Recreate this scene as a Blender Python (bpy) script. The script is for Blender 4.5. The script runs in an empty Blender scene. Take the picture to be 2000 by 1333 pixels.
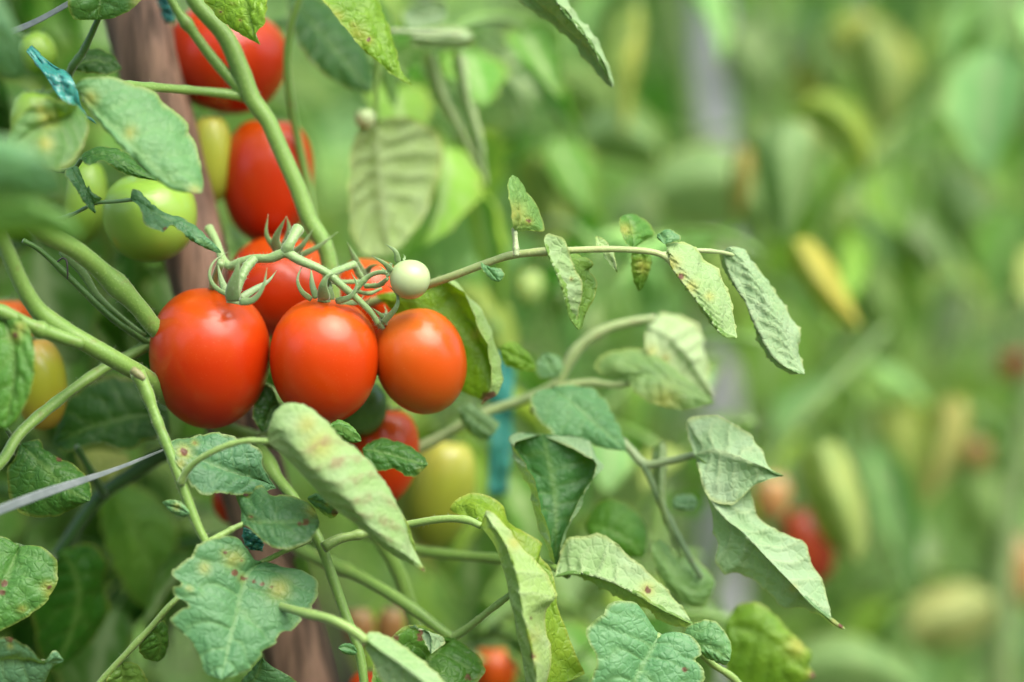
import bpy, math, random
import numpy as np
from mathutils import Vector, Matrix

# ---------------------------------------------------------------- camera
SC = bpy.context.scene
COL = SC.collection
FOCUS, LENS, SENSOR = 1.04, 85.0, 36.0
CAM_Z, PITCH = 0.98, math.radians(-6)
cam_data = bpy.data.cameras.new('camera')
cam = bpy.data.objects.new('camera', cam_data)
COL.objects.link(cam)
cam.location = (0, 0, CAM_Z)
cam.rotation_euler = (math.radians(90) + PITCH, 0, 0)
cam_data.lens, cam_data.sensor_width = LENS, SENSOR
cam_data.clip_start, cam_data.clip_end = 0.02, 500
cam_data.dof.use_dof = True
cam_data.dof.focus_distance = FOCUS - 0.004
cam_data.dof.aperture_fstop = 1.9
SC.camera = cam

# ---------------------------------------------------------------- sky, sun, exposure
W = bpy.data.worlds.new('World'); SC.world = W; W.use_nodes = True
wn = W.node_tree; wn.nodes.clear()
wo = wn.nodes.new('ShaderNodeOutputWorld'); wb = wn.nodes.new('ShaderNodeBackground')
sky = wn.nodes.new('ShaderNodeTexSky'); sky.sky_type = 'NISHITA'; sky.sun_disc = False
SUN_EL, SUN_AZ = math.radians(55), math.radians(142)      # azimuth clockwise from +Y: behind the camera, a little to the right
sky.sun_elevation, sky.sun_rotation = SUN_EL, SUN_AZ
sky.air_density, sky.dust_density, sky.ozone_density = 1.0, 4.0, 1.0
wb.inputs['Strength'].default_value = 0.12
wn.links.new(sky.outputs[0], wb.inputs[0]); wn.links.new(wb.outputs[0], wo.inputs[0])
sun_d = bpy.data.lights.new('sun', 'SUN'); sun_d.energy = 1.5; sun_d.angle = math.radians(62); sun_d.color = (1, .985, .955)
sun = bpy.data.objects.new('sun', sun_d); COL.objects.link(sun)
to_sun = Vector((math.sin(SUN_AZ) * math.cos(SUN_EL), math.cos(SUN_AZ) * math.cos(SUN_EL), math.sin(SUN_EL)))
sun.rotation_euler = to_sun.to_track_quat('Z', 'Y').to_euler(); sun.location = (0, -3, 6)
vs = SC.view_settings
vs.view_transform, vs.look, vs.gamma, vs.use_curve_mapping = 'Standard', 'None', 1.0, False
vs.exposure = 1.68
SC.render.engine = 'CYCLES'
SC.cycles.use_denoising = True
SC.cycles.max_bounces, SC.cycles.diffuse_bounces, SC.cycles.transmission_bounces, SC.cycles.glossy_bounces = 7, 4, 4, 3
SC.cycles.sample_clamp_indirect = 6

# ---------------------------------------------------------------- helpers
CM = Matrix.Translation(cam.location) @ cam.rotation_euler.to_matrix().to_4x4()
CMn = np.array(CM)
MM = FOCUS * SENSOR / LENS / 2000 * 1000        # millimetres per photograph pixel at the focus distance
def world(a):
    """rows (x px, y px, depth in px units behind the focus plane) -> metres in the place"""
    a = np.asarray(a, float).reshape(-1, 3)
    d = FOCUS + a[:, 2] * MM / 1000
    k = SENSOR / LENS / 2000 * d
    v = np.stack([(a[:, 0] - 1000) * k, (666.5 - a[:, 1]) * k, -d, np.ones(len(a))], 1)
    return (v @ CMn.T)[:, :3]
def at(x, y, dz): return Vector(world([(x, y, dz / MM)])[0])
def parse(s): return [tuple(float(c) for c in p.split(',')) for p in s.split()]
ZT = {'1': (.3376, 0, 0), '2': (.3376, 300, 0), '3': (.3376, 0, 400), '4': (.36, 280, 400), '5': (.385, 0, 820), '6': (.415, 450, 780),
      '7': (.425, 850, 800), '8': (.4, 850, 300), 'w': (.5, 1000, 0), 'r': (.505, 1300, 660), 't': (.375, 500, 0), 'k': (.24, 380, 420), 'b': (.225, 0, 700)}
def pts(s):
    """'x,y x,y' in photograph pixels, or 'k: x,y ...' in one of the enlargements used for measuring"""
    if ':' in s:
        z, s = s.split(':'); k, ox, oy = ZT[z.strip()]
        return [(ox + k * p[0], oy + k * p[1]) for p in parse(s)]
    return parse(s)
def crom(P, n, smooth=True):
    """resample a polyline to n points evenly by arc length through a Catmull-Rom curve"""
    P = np.asarray(P, float)
    if len(P) == 2 or not smooth: D = P
    else:
        Q = np.vstack([2 * P[0] - P[1], P, 2 * P[-1] - P[-2]]); t = np.linspace(0, 1, 8, endpoint=False)[:, None]; out = []
        for i in range(1, len(Q) - 2):
            a, b, c, d = Q[i - 1], Q[i], Q[i + 1], Q[i + 2]
            out.append(.5 * (2 * b + (c - a) * t + (2 * a - 5 * b + 4 * c - d) * t ** 2 + (3 * b - a - 3 * c + d) * t ** 3))
        D = np.vstack(out + [P[-1:]])
    s = np.r_[0, np.cumsum(np.linalg.norm(np.diff(D, axis=0), axis=1))]
    u = np.linspace(0, s[-1], n)
    return np.stack([np.interp(u, s, D[:, k]) for k in range(D.shape[1])], 1)
def depth(dz, n):
    dz = np.atleast_1d(np.asarray(dz, float)) / MM
    return np.interp(np.linspace(0, 1, n), np.linspace(0, 1, len(dz)), dz)
def curve3(p, dz):
    p = np.asarray(p, float); s = np.r_[0, np.cumsum(np.linalg.norm(np.diff(p, axis=0), axis=1))]; s /= max(s[-1], 1e-9)
    d = np.atleast_1d(np.asarray(dz, float)) / MM
    return np.c_[p, np.interp(s, np.linspace(0, 1, len(d)), d)]
def link(name, me, m, parent=None, color=None, smooth=True):
    if smooth: me.polygons.foreach_set('use_smooth', [True] * len(me.polygons))
    if m and not me.materials: me.materials.append(m)
    o = bpy.data.objects.new(name, me); COL.objects.link(o)
    if parent:
        o.parent = parent; o.matrix_parent_inverse = PINV.setdefault(parent.name, parent.matrix_world.inverted() if parent.type != 'EMPTY' else Matrix.Translation(-parent.location))
    if color: o.color = color if len(color) == 4 else (*color, 1)
    return o
PINV = {}
def empty(name, loc):
    o = bpy.data.objects.new(name, None); COL.objects.link(o); o.location = loc; o.empty_display_size = .02
    PINV[o.name] = Matrix.Translation(-Vector(loc)); return o
def tag(o, label=None, cat=None, group=None, kind=None):
    for k, v in (('label', label), ('category', cat), ('group', group), ('kind', kind)):
        if v: o[k] = v
    return o
def mesh(name, V, F):
    me = bpy.data.meshes.new(name); me.from_pydata([tuple(v) for v in V], [], F); me.update(); return me
def grid_faces(n, m, flip=False, close=False):
    F = []
    for i in range(n - 1):
        for j in range(m if close else m - 1):
            k = (j + 1) % m
            q = (i * m + j, i * m + k, (i + 1) * m + k, (i + 1) * m + j)
            F.append(q[::-1] if flip else q)
    return F
def tube_data(C, R, sides=10, flat=1.0, wide=None, cap=True, lump=0, seed=0):
    """swept tube; flat < 1 squashes the section along the frame normal; coordinates stay in those of C"""
    C = np.asarray(C, float); n = len(C); R = np.broadcast_to(np.asarray(R, float), (n,))
    T = np.gradient(C, axis=0); T /= np.linalg.norm(T, axis=1)[:, None] + 1e-12
    nrm = np.array(wide if wide is not None else (0.0, 0, 1.0)); V = []
    rng = np.random.RandomState(seed)
    ph = np.linspace(0, 2 * np.pi, sides, endpoint=False)
    for i in range(n):
        nrm = nrm - T[i] * nrm.dot(T[i]); nrm /= np.linalg.norm(nrm) + 1e-12
        b = np.cross(T[i], nrm); r = R[i] * (1 + lump * rng.randn(sides))
        V.append(C[i] + (np.cos(ph) * r)[:, None] * b + (np.sin(ph) * r * flat)[:, None] * nrm)
    V = np.vstack(V); F = grid_faces(n, sides, close=True)
    if cap:
        F += [tuple(range(sides))[::-1], tuple(range((n - 1) * sides, n * sides))]
    return V, F
def attr(me, vals):
    a = me.attributes.new('mark', 'FLOAT_COLOR', 'POINT'); a.data.foreach_set('color', np.asarray(vals, np.float32).ravel())

# ---------------------------------------------------------------- materials
def nodes(name):
    m = bpy.data.materials.new(name); m.use_nodes = True; nt = m.node_tree; nt.nodes.clear()
    return m, nt
class NT:
    def __init__(s, nt): s.nt = nt
    def n(s, t, **kw):
        o = s.nt.nodes.new(t)
        for k, v in kw.items():
            if k.startswith('i_'):
                key = k[2:]; key = int(key) if key.isdigit() else key.replace('_', ' ')
                s.set(o, key, v)
            else: setattr(o, k, v)
        return o
    def set(s, o, key, v):
        if hasattr(v, 'is_output') or isinstance(v, bpy.types.NodeSocket): s.nt.links.new(v, o.inputs[key])
        else: o.inputs[key].default_value = v
    def mix(s, f, a, b, mode='MIX'):
        o = s.nt.nodes.new('ShaderNodeMix'); o.data_type = 'RGBA'; o.blend_type = mode
        for k, v in ((0, f), (6, a), (7, b)):
            if isinstance(v, (tuple, list)) and len(v) == 3: v = (*v, 1)
            s.set(o, k, v)
        return o.outputs[2]
    def math(s, op, a, b=0.0, clamp=False):
        o = s.nt.nodes.new('ShaderNodeMath'); o.operation = op; o.use_clamp = clamp
        s.set(o, 0, a); s.set(o, 1, b); return o.outputs[0]
    def ramp(s, f, lo, hi):
        o = s.nt.nodes.new('ShaderNodeMapRange'); o.interpolation_type = 'SMOOTHSTEP'
        s.set(o, 0, f); s.set(o, 1, lo); s.set(o, 2, hi); return o.outputs[0]
    def noise(s, co, sc, det=3, rough=.55):
        o = s.n('ShaderNodeTexNoise', i_Scale=sc, i_Detail=det, i_Roughness=rough); s.set(o, 'Vector', co); return o.outputs[0]

def leaf_material(name, fine=True):
    m, nt = nodes(name); N = NT(nt)
    co = N.n('ShaderNodeTexCoord').outputs['Object']; info = N.n('ShaderNodeObjectInfo'); geo = N.n('ShaderNodeNewGeometry')
    at_ = N.n('ShaderNodeAttribute', attribute_name='mark'); sep = N.n('ShaderNodeSeparateColor'); N.set(sep, 0, at_.outputs['Color'])
    vein, yel, brn, edge = sep.outputs[0], sep.outputs[1], sep.outputs[2], at_.outputs['Alpha']
    rnd = N.n('ShaderNodeVectorMath', operation='ADD'); N.set(rnd, 0, co); N.set(rnd, 1, info.outputs['Location']); p = rnd.outputs[0]
    tint, sick = info.outputs['Color'], info.outputs['Alpha']
    n1, n2 = N.noise(p, 55, 3), N.noise(p, 400, 3)
    # the leaf's own colour: mottled, veins paler, edge a thin yellow line, sick patches yellow with brown hearts
    up = N.mix(N.ramp(n1, .3, .7), N.mix(1.0, tint, (.9, .88, .66), 'MULTIPLY'), N.mix(1.0, tint, (1.34, 1.13, .9), 'MULTIPLY'))
    up = N.mix(N.math('MULTIPLY', vein, .5), up, N.mix(.6, tint, (.26, .40, .10)))
    t2 = N.mix(1.0, tint, (1.9, 1.7, 1.5), 'MULTIPLY'); lo = N.mix(.5, t2, (.27, .36, .19)); lo = N.mix(N.ramp(n1, .35, .75), lo, N.mix(.6, t2, (.34, .42, .27)))
    if not fine: lo = N.mix(.3, tint, (.24, .42, .08))
    lo = N.mix(N.math('MULTIPLY', vein, .6), lo, (.42, .52, .26))
    c = N.mix(geo.outputs['Backfacing'], up, lo)
    if fine:                                                    # the fine net of veins
        vc = N.n('ShaderNodeTexVoronoi', feature='DISTANCE_TO_EDGE', i_Scale=270)
        wq = N.n('ShaderNodeMix', data_type='VECTOR'); N.set(wq, 0, .004); N.set(wq, 4, p)
        nq = N.n('ShaderNodeTexNoise', i_Scale=200, i_Detail=2); N.set(nq, 'Vector', p); N.set(wq, 5, nq.outputs['Color']); N.set(vc, 'Vector', wq.outputs[1])
        net = N.math('SUBTRACT', 1.0, N.ramp(vc.outputs[0], .0, .09))
        c = N.mix(N.math('MULTIPLY', net, .22), c, N.mix(geo.outputs['Backfacing'], N.mix(1.0, tint, (.7, .8, .6), 'MULTIPLY'), (.44, .55, .28)))
    ysel = N.math('MULTIPLY', N.ramp(N.noise(p, 38, 4, .6), .60, .78), N.math('SUBTRACT', 1.0, sick))
    ysel = N.math('MAXIMUM', N.math('MULTIPLY', yel, N.ramp(n1, .2, .55)), ysel)
    ysel = N.math('MAXIMUM', ysel, N.math('MULTIPLY', edge, .55))
    c = N.mix(N.math('MULTIPLY', ysel, .7), c, (.38, .36, .07))
    st_ = N.n('ShaderNodeAttribute', attribute_name='stain').outputs['Fac']
    c = N.mix(N.math('MULTIPLY', N.math('MULTIPLY', st_, .75), N.ramp(N.noise(p, 180, 3), .38, .62)), c, (.25, .13, .08))
    bsel = N.math('MAXIMUM', N.ramp(N.math('MULTIPLY', brn, N.math('ADD', N.math('MULTIPLY', n2, 1.3), N.math('SUBTRACT', N.math('MULTIPLY', N.noise(p, 240, 2), 1.5), .35))), .42, .8), N.math('MULTIPLY', N.ramp(N.noise(p, 160, 2), .70, .76), N.math('SUBTRACT', 1.0, sick)))
    c = N.mix(bsel, c, N.mix(n2, (.20, .09, .05), (.07, .035, .022)))
    tr = N.mix(1.0, N.mix(.5, c, (.26, .42, .015) if fine else (.22, .42, .10)), (1.0, 1.05, .45) if fine else (.9, 1.05, .8), 'MULTIPLY')
    b = N.n('ShaderNodeBsdfPrincipled', i_Roughness=.46, i_IOR=1.36 if fine else 1.16)
    N.set(b, 'Base Color', c); N.set(b, 'Roughness', N.math('ADD', .42, N.math('MULTIPLY', geo.outputs['Backfacing'], .25)))
    t = N.n('ShaderNodeBsdfTranslucent'); N.set(t, 0, tr)
    if fine:
        vo = N.n('ShaderNodeTexVoronoi', feature='DISTANCE_TO_EDGE', i_Scale=270); 
        wp = N.n('ShaderNodeMix', data_type='VECTOR'); N.set(wp, 0, .004); N.set(wp, 4, p)
        nz = N.n('ShaderNodeTexNoise', i_Scale=200, i_Detail=2); N.set(nz, 'Vector', p); N.set(wp, 5, nz.outputs['Color']); N.set(vo, 'Vector', wp.outputs[1])
        h = N.math('ADD', N.math('MULTIPLY', N.ramp(vo.outputs[0], 0, .22), .5), N.math('MULTIPLY', n2, .6))
        bp = N.n('ShaderNodeBump', i_Strength=.48, i_Distance=.0009); N.set(bp, 'Height', h)
        N.set(b, 'Normal', bp.outputs[0]); N.set(t, 'Normal', bp.outputs[0])
    mx = N.n('ShaderNodeMixShader', i_0=.32); N.set(mx, 1, b.outputs[0]); N.set(mx, 2, t.outputs[0])
    out = N.n('ShaderNodeOutputMaterial'); N.set(out, 0, mx.outputs[0]); return m
def stem_material():
    m, nt = nodes('stem'); N = NT(nt)
    co = N.n('ShaderNodeTexCoord').outputs['Object']; tint = N.n('ShaderNodeObjectInfo').outputs['Color']
    n1, n2 = N.noise(co, 60, 3), N.noise(co, 900, 2)
    c = N.mix(n1, N.mix(1.0, tint, (.72, .8, .7), 'MULTIPLY'), N.mix(1.0, tint, (1.3, 1.2, 1.2), 'MULTIPLY'))
    c = N.mix(N.math('MULTIPLY', N.ramp(n2, .55, .7), .4), c, N.mix(1.0, tint, (2.0, 1.6, 2.2), 'MULTIPLY'))
    c = N.mix(N.math('MULTIPLY', N.ramp(N.noise(co, 130, 4, .65), .58, .72), .5), c, N.mix(1.0, tint, (1.0, .5, .7), 'MULTIPLY'))
    b = N.n('ShaderNodeBsdfPrincipled', i_Roughness=.5); N.set(b, 'Base Color', c); N.set(b, 'Subsurface Weight', .12)
    N.set(b, 'Subsurface Radius', (.4, .8, .2)); N.set(b, 'Subsurface Scale', .003); N.set(b, 'Sheen Weight', .25); N.set(b, 'Sheen Roughness', .4)
    bp = N.n('ShaderNodeBump', i_Strength=.3, i_Distance=.0006); N.set(bp, 'Height', n2); N.set(b, 'Normal', bp.outputs[0])
    out = N.n('ShaderNodeOutputMaterial'); N.set(out, 0, b.outputs[0]); return m
def fruit_material(name, top, body, bottom, rough=.22):
    m, nt = nodes(name); N = NT(nt)
    co = N.n('ShaderNodeTexCoord').outputs['Object']
    at_ = N.n('ShaderNodeAttribute', attribute_name='mark'); sep = N.n('ShaderNodeSeparateColor'); N.set(sep, 0, at_.outputs['Color'])
    n1, n2 = N.noise(co, 28, 3), N.noise(co, 1500, 1)
    a = N.math('ADD', sep.outputs[0], N.math('MULTIPLY', N.math('SUBTRACT', n1, .5), .5))
    c = N.mix(N.ramp(a, .05, .45), bottom, body); c = N.mix(N.ramp(a, .6, .98), c, top)
    c = N.mix(N.math('MULTIPLY', N.ramp(n2, .66, .76), .12), c, N.mix(.5, c, (.8, .5, .25)))
    c = N.mix(N.math('MULTIPLY', sep.outputs[1], .6), c, (.55, .38, .20))
    b = N.n('ShaderNodeBsdfPrincipled', i_Roughness=.5, i_IOR=1.22); N.set(b, 'Base Color', c)
    N.set(b, 'Subsurface Weight', .13); N.set(b, 'Subsurface Radius', (1, .35, .12)); N.set(b, 'Subsurface Scale', .006)
    N.set(b, 'Coat Weight', .6); N.set(b, 'Coat Roughness', rough)
    bp = N.n('ShaderNodeBump', i_Strength=.12, i_Distance=.002); N.set(bp, 'Height', N.math('ADD', N.noise(co, 45, 2), N.math('MULTIPLY', n2, .03))); N.set(b, 'Normal', bp.outputs[0])
    out = N.n('ShaderNodeOutputMaterial'); N.set(out, 0, b.outputs[0]); return m
def plain_material(name, a, b_, scale=(60, 60, 60), rough=.6, bump=.3, dist=.001, trans=0):
    m, nt = nodes(name); N = NT(nt)
    co = N.n('ShaderNodeTexCoord').outputs['Object']; mp = N.n('ShaderNodeMapping'); N.set(mp, 'Vector', co); mp.inputs['Scale'].default_value = scale
    n1 = N.noise(mp.outputs[0], 1, 6, .6); c = N.mix(N.ramp(n1, .3, .7), a, b_)
    b = N.n('ShaderNodeBsdfPrincipled', i_Roughness=rough); N.set(b, 'Base Color', c)
    if trans: N.set(b, 'Subsurface Weight', trans); N.set(b, 'Subsurface Scale', .002)
    bp = N.n('ShaderNodeBump', i_Strength=bump, i_Distance=dist); N.set(bp, 'Height', n1); N.set(b, 'Normal', bp.outputs[0])
    out = N.n('ShaderNodeOutputMaterial'); N.set(out, 0, b.outputs[0]); return m
LEAF, LEAF_FAR, STEM = leaf_material('leaf'), leaf_material('leaf_far', False), stem_material()
RED = fruit_material('ripe_red', (.46, .055, .0003), (.43, .024, .0001), (.38, .014, .0001))
ORANGE = fruit_material('ripe_orange', (.52, .068, .0005), (.48, .036, .0001), (.45, .022, .0001))
ORANGE2 = fruit_material('pale_orange', (.51, .11, .008), (.48, .064, .002), (.45, .075, .004))
PEACH = fruit_material('peach', (.36, .25, .10), (.36, .18, .06), (.34, .2, .07))
LIME = fruit_material('lime', (.26, .38, .08), (.30, .42, .12), (.24, .36, .08))
DULL = fruit_material('dull_red', (.30, .06, .012), (.30, .04, .012), (.26, .03, .01))
GREEN = fruit_material('unripe_green', (.20, .36, .04), (.23, .38, .05), (.15, .30, .03))
DGREEN = fruit_material('dark_green', (.06, .15, .03), (.07, .16, .035), (.06, .14, .03))
TURN = fruit_material('turning', (.38, .38, .06), (.34, .38, .04), (.24, .30, .03))
TURN2 = fruit_material('turning_orange', (.40, .26, .05), (.27, .29, .02), (.36, .24, .03))
PALE = fruit_material('pale_unripe', (.34, .46, .19), (.38, .46, .22), (.38, .40, .17))
WOOD = plain_material('stake_wood', (.06, .034, .018), (.26, .155, .098), (150, 150, 12), .7, .9, .003)
POST = plain_material('grey_post', (.36, .37, .375), (.46, .465, .47), (40, 40, 8), .6, .2)
SOIL = plain_material('soil', (.035, .026, .014), (.085, .06, .032), (22, 22, 22), .95, 1, .02)
TEAL = plain_material('teal_plastic', (.02, .16, .125), (.06, .27, .22), (90, 90, 90), .3, .3, .001, .2)
GREY = plain_material('grey_strap', (.11, .14, .13), (.17, .20, .19), (200, 200, 200), .5, .2)

# ---------------------------------------------------------------- builders
def stem(parent, s, dz, r, name='stem', tint=(.14, .26, .045), hair=0, n=None, sides=12, seed=0):
    p = curve3(pts(s), dz); n = n or max(14, int(len(p) * 7)); C = crom(p, n)
    R = np.interp(np.linspace(0, 1, n), np.linspace(0, 1, len(np.atleast_1d(r))), np.atleast_1d(r))
    R = R * (1 + .04 * np.sin(np.linspace(0, 9, n) + seed)); rn = np.random.RandomState(seed + 77)
    for t0 in rn.uniform(.1, .9, 3): R = R * (1 + .16 * np.exp(-((np.linspace(0, 1, n) - t0) / .03) ** 2))
    V, F = tube_data(C, R, sides, lump=.012, seed=seed)
    o = link(name, mesh(name, world(V), F), STEM, parent, tint)
    if hair:
        rng = np.random.RandomState(seed + 5); HV, HF = [], []
        T = np.gradient(C, axis=0); T /= np.linalg.norm(T, axis=1)[:, None]
        for k in range(hair):
            i = rng.randint(1, n - 1); d = rng.randn(3); d -= T[i] * d.dot(T[i]); d /= np.linalg.norm(d)
            a = C[i] + T[i] * rng.uniform(-6, 6) + d * R[i] * .96; tip = a + d * rng.uniform(4, 9) + T[i] * rng.uniform(-2.5, 2.5) ; s_ = np.cross(d, T[i]) * .33
            q = len(HV); HV += [a - T[i] * .33, a + T[i] * .33, a + s_, tip]; HF += [(q, q + 1, q + 3), (q + 1, q + 2, q + 3), (q + 2, q, q + 3)]
        tag(link('hair', mesh('hair', world(HV), HF), STEM, o, (.34, .42, .22)), kind='stuff')
    return o
def blade(parent, s, dz, w, name='sepal', tint=(.14, .23, .085), flat=.28, tip=.05):
    """a sepal: a narrow tapering blade, slightly keeled, ending in a point"""
    C = crom(curve3(pts(s), dz), 18); t = np.linspace(0, 1, 18)
    R = w / 2 * np.clip(np.minimum(1, .8 + 1.6 * t) * (1 - t ** 1.35), tip, 1)
    V, F = tube_data(C, R, 8, flat)
    return link(name, mesh(name, world(V), F), STEM, parent, tint)
def leaf(parent, tint, mid, left, right, show='u', n=54, k=9, puff=5, vein=2.6, nv=6, vs=1.65, teeth=2.5, tn=7, spots=(), sick=1.0, seed=0, name='leaflet', pinch=True, wave=0, slope=.24, pj=0.0):
    """a leaflet lofted through long curves from base to tip: the outer edges, any fold lines and the midrib.
    mid: (points, depth mm); left / right: lists of (points, depth) from the midrib outwards to the edge."""
    m3 = curve3(pts(mid[0]), mid[1]); rng = np.random.RandomState(seed)
    def prep(c):
        p3 = curve3(pts(c[0]), c[1])
        if pinch and len(c) < 3: p3 = np.vstack([m3[:1], p3, m3[-1:]])
        E = crom(p3, n * 4)
        if pj:
            ax = m3[-1] - m3[0]; pr = np.maximum.accumulate(np.clip(((E - m3[0]) @ ax) / ax.dot(ax), 0, 1)); pr /= max(pr[-1], 1e-6)
            s_ = (1 - pj) * np.linspace(0, 1, len(E)) + pj * pr; uu_ = np.linspace(0, 1, n)
            return np.stack([np.interp(uu_, s_, E[:, k_]) for k_ in range(3)], 1)
        return crom(E, n, False)
    M = crom(m3, n); Ls = [prep(c) for c in left]; Rs = [prep(c) for c in right]
    u = np.linspace(0, 1, n); vein = vein * vs
    def tooth(E, I):
        if not teeth: return E
        d = E - I; d /= np.linalg.norm(d, axis=1)[:, None] + 1e-6
        ph = u * tn + rng.uniform(0, 1) + .25 * np.sin(u * 7 + rng.uniform(0, 6)); w = 1 - (ph % 1)
        return E + d * (teeth * (w - .5) * np.sin(np.pi * np.clip(u, 0, 1)) ** .5)[:, None]
    if Ls: Ls[-1] = tooth(Ls[-1], Ls[-2] if len(Ls) > 1 else M)
    if Rs: Rs[-1] = tooth(Rs[-1], Rs[-2] if len(Rs) > 1 else M)
    curves = Ls[::-1] + [M] + Rs; K = len(curves); mi = len(Ls)
    Q = np.stack(curves)                                        # K, n, 3
    xs, vs_ = [], []
    for j in range(K - 1):
        kk = k
        xs += list(j + np.linspace(0, 1, kk, endpoint=False))
    xs = np.array(xs + [K - 1.0])
    V = np.zeros((n, len(xs), 3))
    for c, x in enumerate(xs):
        j = min(int(x), K - 2); t = x - j
        a, b, cc, d = Q[max(j - 1, 0)], Q[j], Q[j + 1], Q[min(j + 2, K - 1)]
        if j == 0: a = 2 * b - cc
        if j == K - 2: d = 2 * cc - b
        if j == mi or j + 1 == mi:                               # keep the crease along the midrib
            if j == mi: a = 2 * b - cc
            else: d = 2 * cc - b
        V[:, c] = .5 * (2 * b + (cc - a) * t + (2 * a - 5 * b + 4 * cc - d) * t * t + (3 * b - a - 3 * cc + d) * t ** 3)
    v = np.where(xs < mi, (xs - mi) / max(mi, 1), (xs - mi) / max(K - 1 - mi, 1))
    m_ = len(xs)
    du = np.gradient(V, axis=0); dv = np.gradient(V, axis=1); Nn = np.cross(du, dv); 
    area = Nn[:, :, 2]
    # which way the upper face looks: judged on the strip that shows largest
    st = [abs(area[:, (xs >= j) & (xs <= j + 1)]).sum() for j in range(K - 1)]; j = int(np.argmax(st))
    toward = area[:, (xs >= j) & (xs <= j + 1)].sum() < 0       # depth grows away, so negative z looks at the camera
    up = toward if show == 'u' else not toward
    Nn /= np.linalg.norm(Nn, axis=2)[:, :, None] + 1e-6
    if not up: Nn = -Nn
    uu, av = u[:, None], np.abs(v)[None, :]
    off = np.where(v < 0, .0, .5)[None, :]
    ph = nv * (uu * 1.12 - slope * av - .02) + off + .22 * np.sin(uu * 9 + seed) + .10 * np.sin(uu * 23 + 2 * seed + 3 * av) + .08 * np.sin(av * 7 + seed)
    f = ph % 1; dist = np.minimum(f, 1 - f)
    bul = .55 * np.sin(np.pi * f) ** .7 + .75 * (1 - np.exp(-(dist / .085) ** 2))
    fade = np.sin(np.pi * np.clip(uu, 0, 1)) ** .4
    h = puff * np.sin(np.pi * np.clip(av, 0, 1) ** .8) * fade + vein * bul * np.clip(av * 5, 0, 1) * fade * (1 - .35 * av)
    sn = sum(rng.uniform(.4, 1) * np.sin(uu * rng.uniform(8, 34) + av * np.sign(v)[None, :] * rng.uniform(6, 20) + rng.uniform(0, 6)) for _ in range(6)) / 6
    h = h + vein * .7 * sn * fade + wave * np.sin(uu * 16 + seed + 2 * np.sign(v)[None, :]) * av ** 2 * fade
    V = V + Nn * h[:, :, None]
    vn = np.maximum(np.exp(-(av / .03) ** 2), np.exp(-(dist / .07) ** 2) * .75 * (1 - .5 * av)) * np.ones_like(h)
    edge = np.clip((av - .965) / .035, 0, 1) * np.ones_like(h)
    yl = np.zeros_like(h); br = np.zeros_like(h); sr_ = np.zeros_like(h)
    for (sx, sy, sr, kind) in spots:
        d = np.hypot(V[:, :, 0] - sx, V[:, :, 1] - sy) / sr
        if 'r' in kind: sr_ = np.maximum(sr_, np.exp(-d ** 2) * np.clip(1.25 * np.cos(2 * np.pi * (f - .12)) + .1, 0, 1))
        if 'y' in kind: yl = np.maximum(yl, np.exp(-d ** 2))
        if 'b' in kind: br = np.maximum(br, np.exp(-(d * (1.7 if 'y' in kind else 1)) ** 2) * 1.1)
    F = grid_faces(n, m_, flip=up)
    me = mesh(name, world(V.reshape(-1, 3)), F)
    attr(me, np.stack([vn, yl, br, edge], 2).reshape(-1, 4))
    if sr_.any():
        a = me.attributes.new('stain', 'FLOAT', 'POINT'); a.data.foreach_set('value', sr_.astype(np.float32).ravel())
    return link(name, me, LEAF, parent, (*tint, sick))
def fruit(label, x, y, dz, rx, ry, material, tilt=0, lean=12, square=.86, dimple=.10, group=None, name='tomato', n=(30, 44), scar=None, seed=0, rz=0):
    """a plum tomato as a thing: the fruit body; sepals and stalk are added as its parts. tilt turns it in the picture, lean tips its top to the camera"""
    d = FOCUS + dz / 1000; k = SENSOR / LENS / 2000 * d; rng = np.random.RandomState(seed + int(x))
    c = at(x, y, dz); root = empty(name, c); tag(root, label, 'tomato', group)
    nt_, nf = n; th = np.linspace(0, np.pi, nt_)[:, None]; ph = np.linspace(0, 2 * np.pi, nf, endpoint=False)[None, :]
    st = np.sin(th) ** square
    lob = 1 + .012 * np.cos(2 * ph + rng.uniform(0, 6)) + .014 * np.cos(3 * ph + rng.uniform(0, 6)) * np.sin(th) + .03 * np.cos(5 * ph + rng.uniform(0, 6)) * np.exp(-((th - .35) / .3) ** 2)
    egg = 1 + .05 * np.cos(th)
    X = rx * k * st * egg * lob * np.cos(ph); Y = rx * k * st * egg * lob * np.sin(ph)
    Z = ry * k * (np.sign(np.cos(th)) * np.abs(np.cos(th)) ** .96 - dimple * np.exp(-(th / .42) ** 2) + .015 * np.exp(-((np.pi - th) / .12) ** 2)) + 0 * ph
    V = np.stack([X, Y, Z], 2).reshape(-1, 3)
    F = grid_faces(nt_, nf, close=True, flip=True)
    R = CM.to_3x3() @ Matrix.Rotation(math.radians(-tilt), 3, 'Z') @ Matrix.Rotation(math.radians(-90 + lean), 3, 'X')
    Wv = V @ np.array(R).T + np.array(c)
    me = mesh('fruit', Wv, F)
    ax = (np.cos(th) * .5 + .5 + 0 * ph).ravel(); sc_ = np.zeros_like(ax)
    if scar is not None:
        for (a0, b0, w0) in scar:
            P_ = np.array(at(a0, b0, dz - rx * MM)); sc_ = np.maximum(sc_, np.exp(-(np.linalg.norm(Wv - P_, axis=1) / (w0 * MM / 1000)) ** 2))
    attr(me, np.stack([ax, sc_, 0 * ax, 0 * ax + 1], 1))
    o = link('fruit', me, material, root)
    root['top'] = list(np.array(c) + np.array(R) @ np.array((0, 0, ry * k * (1 - dimple))))
    return root
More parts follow.
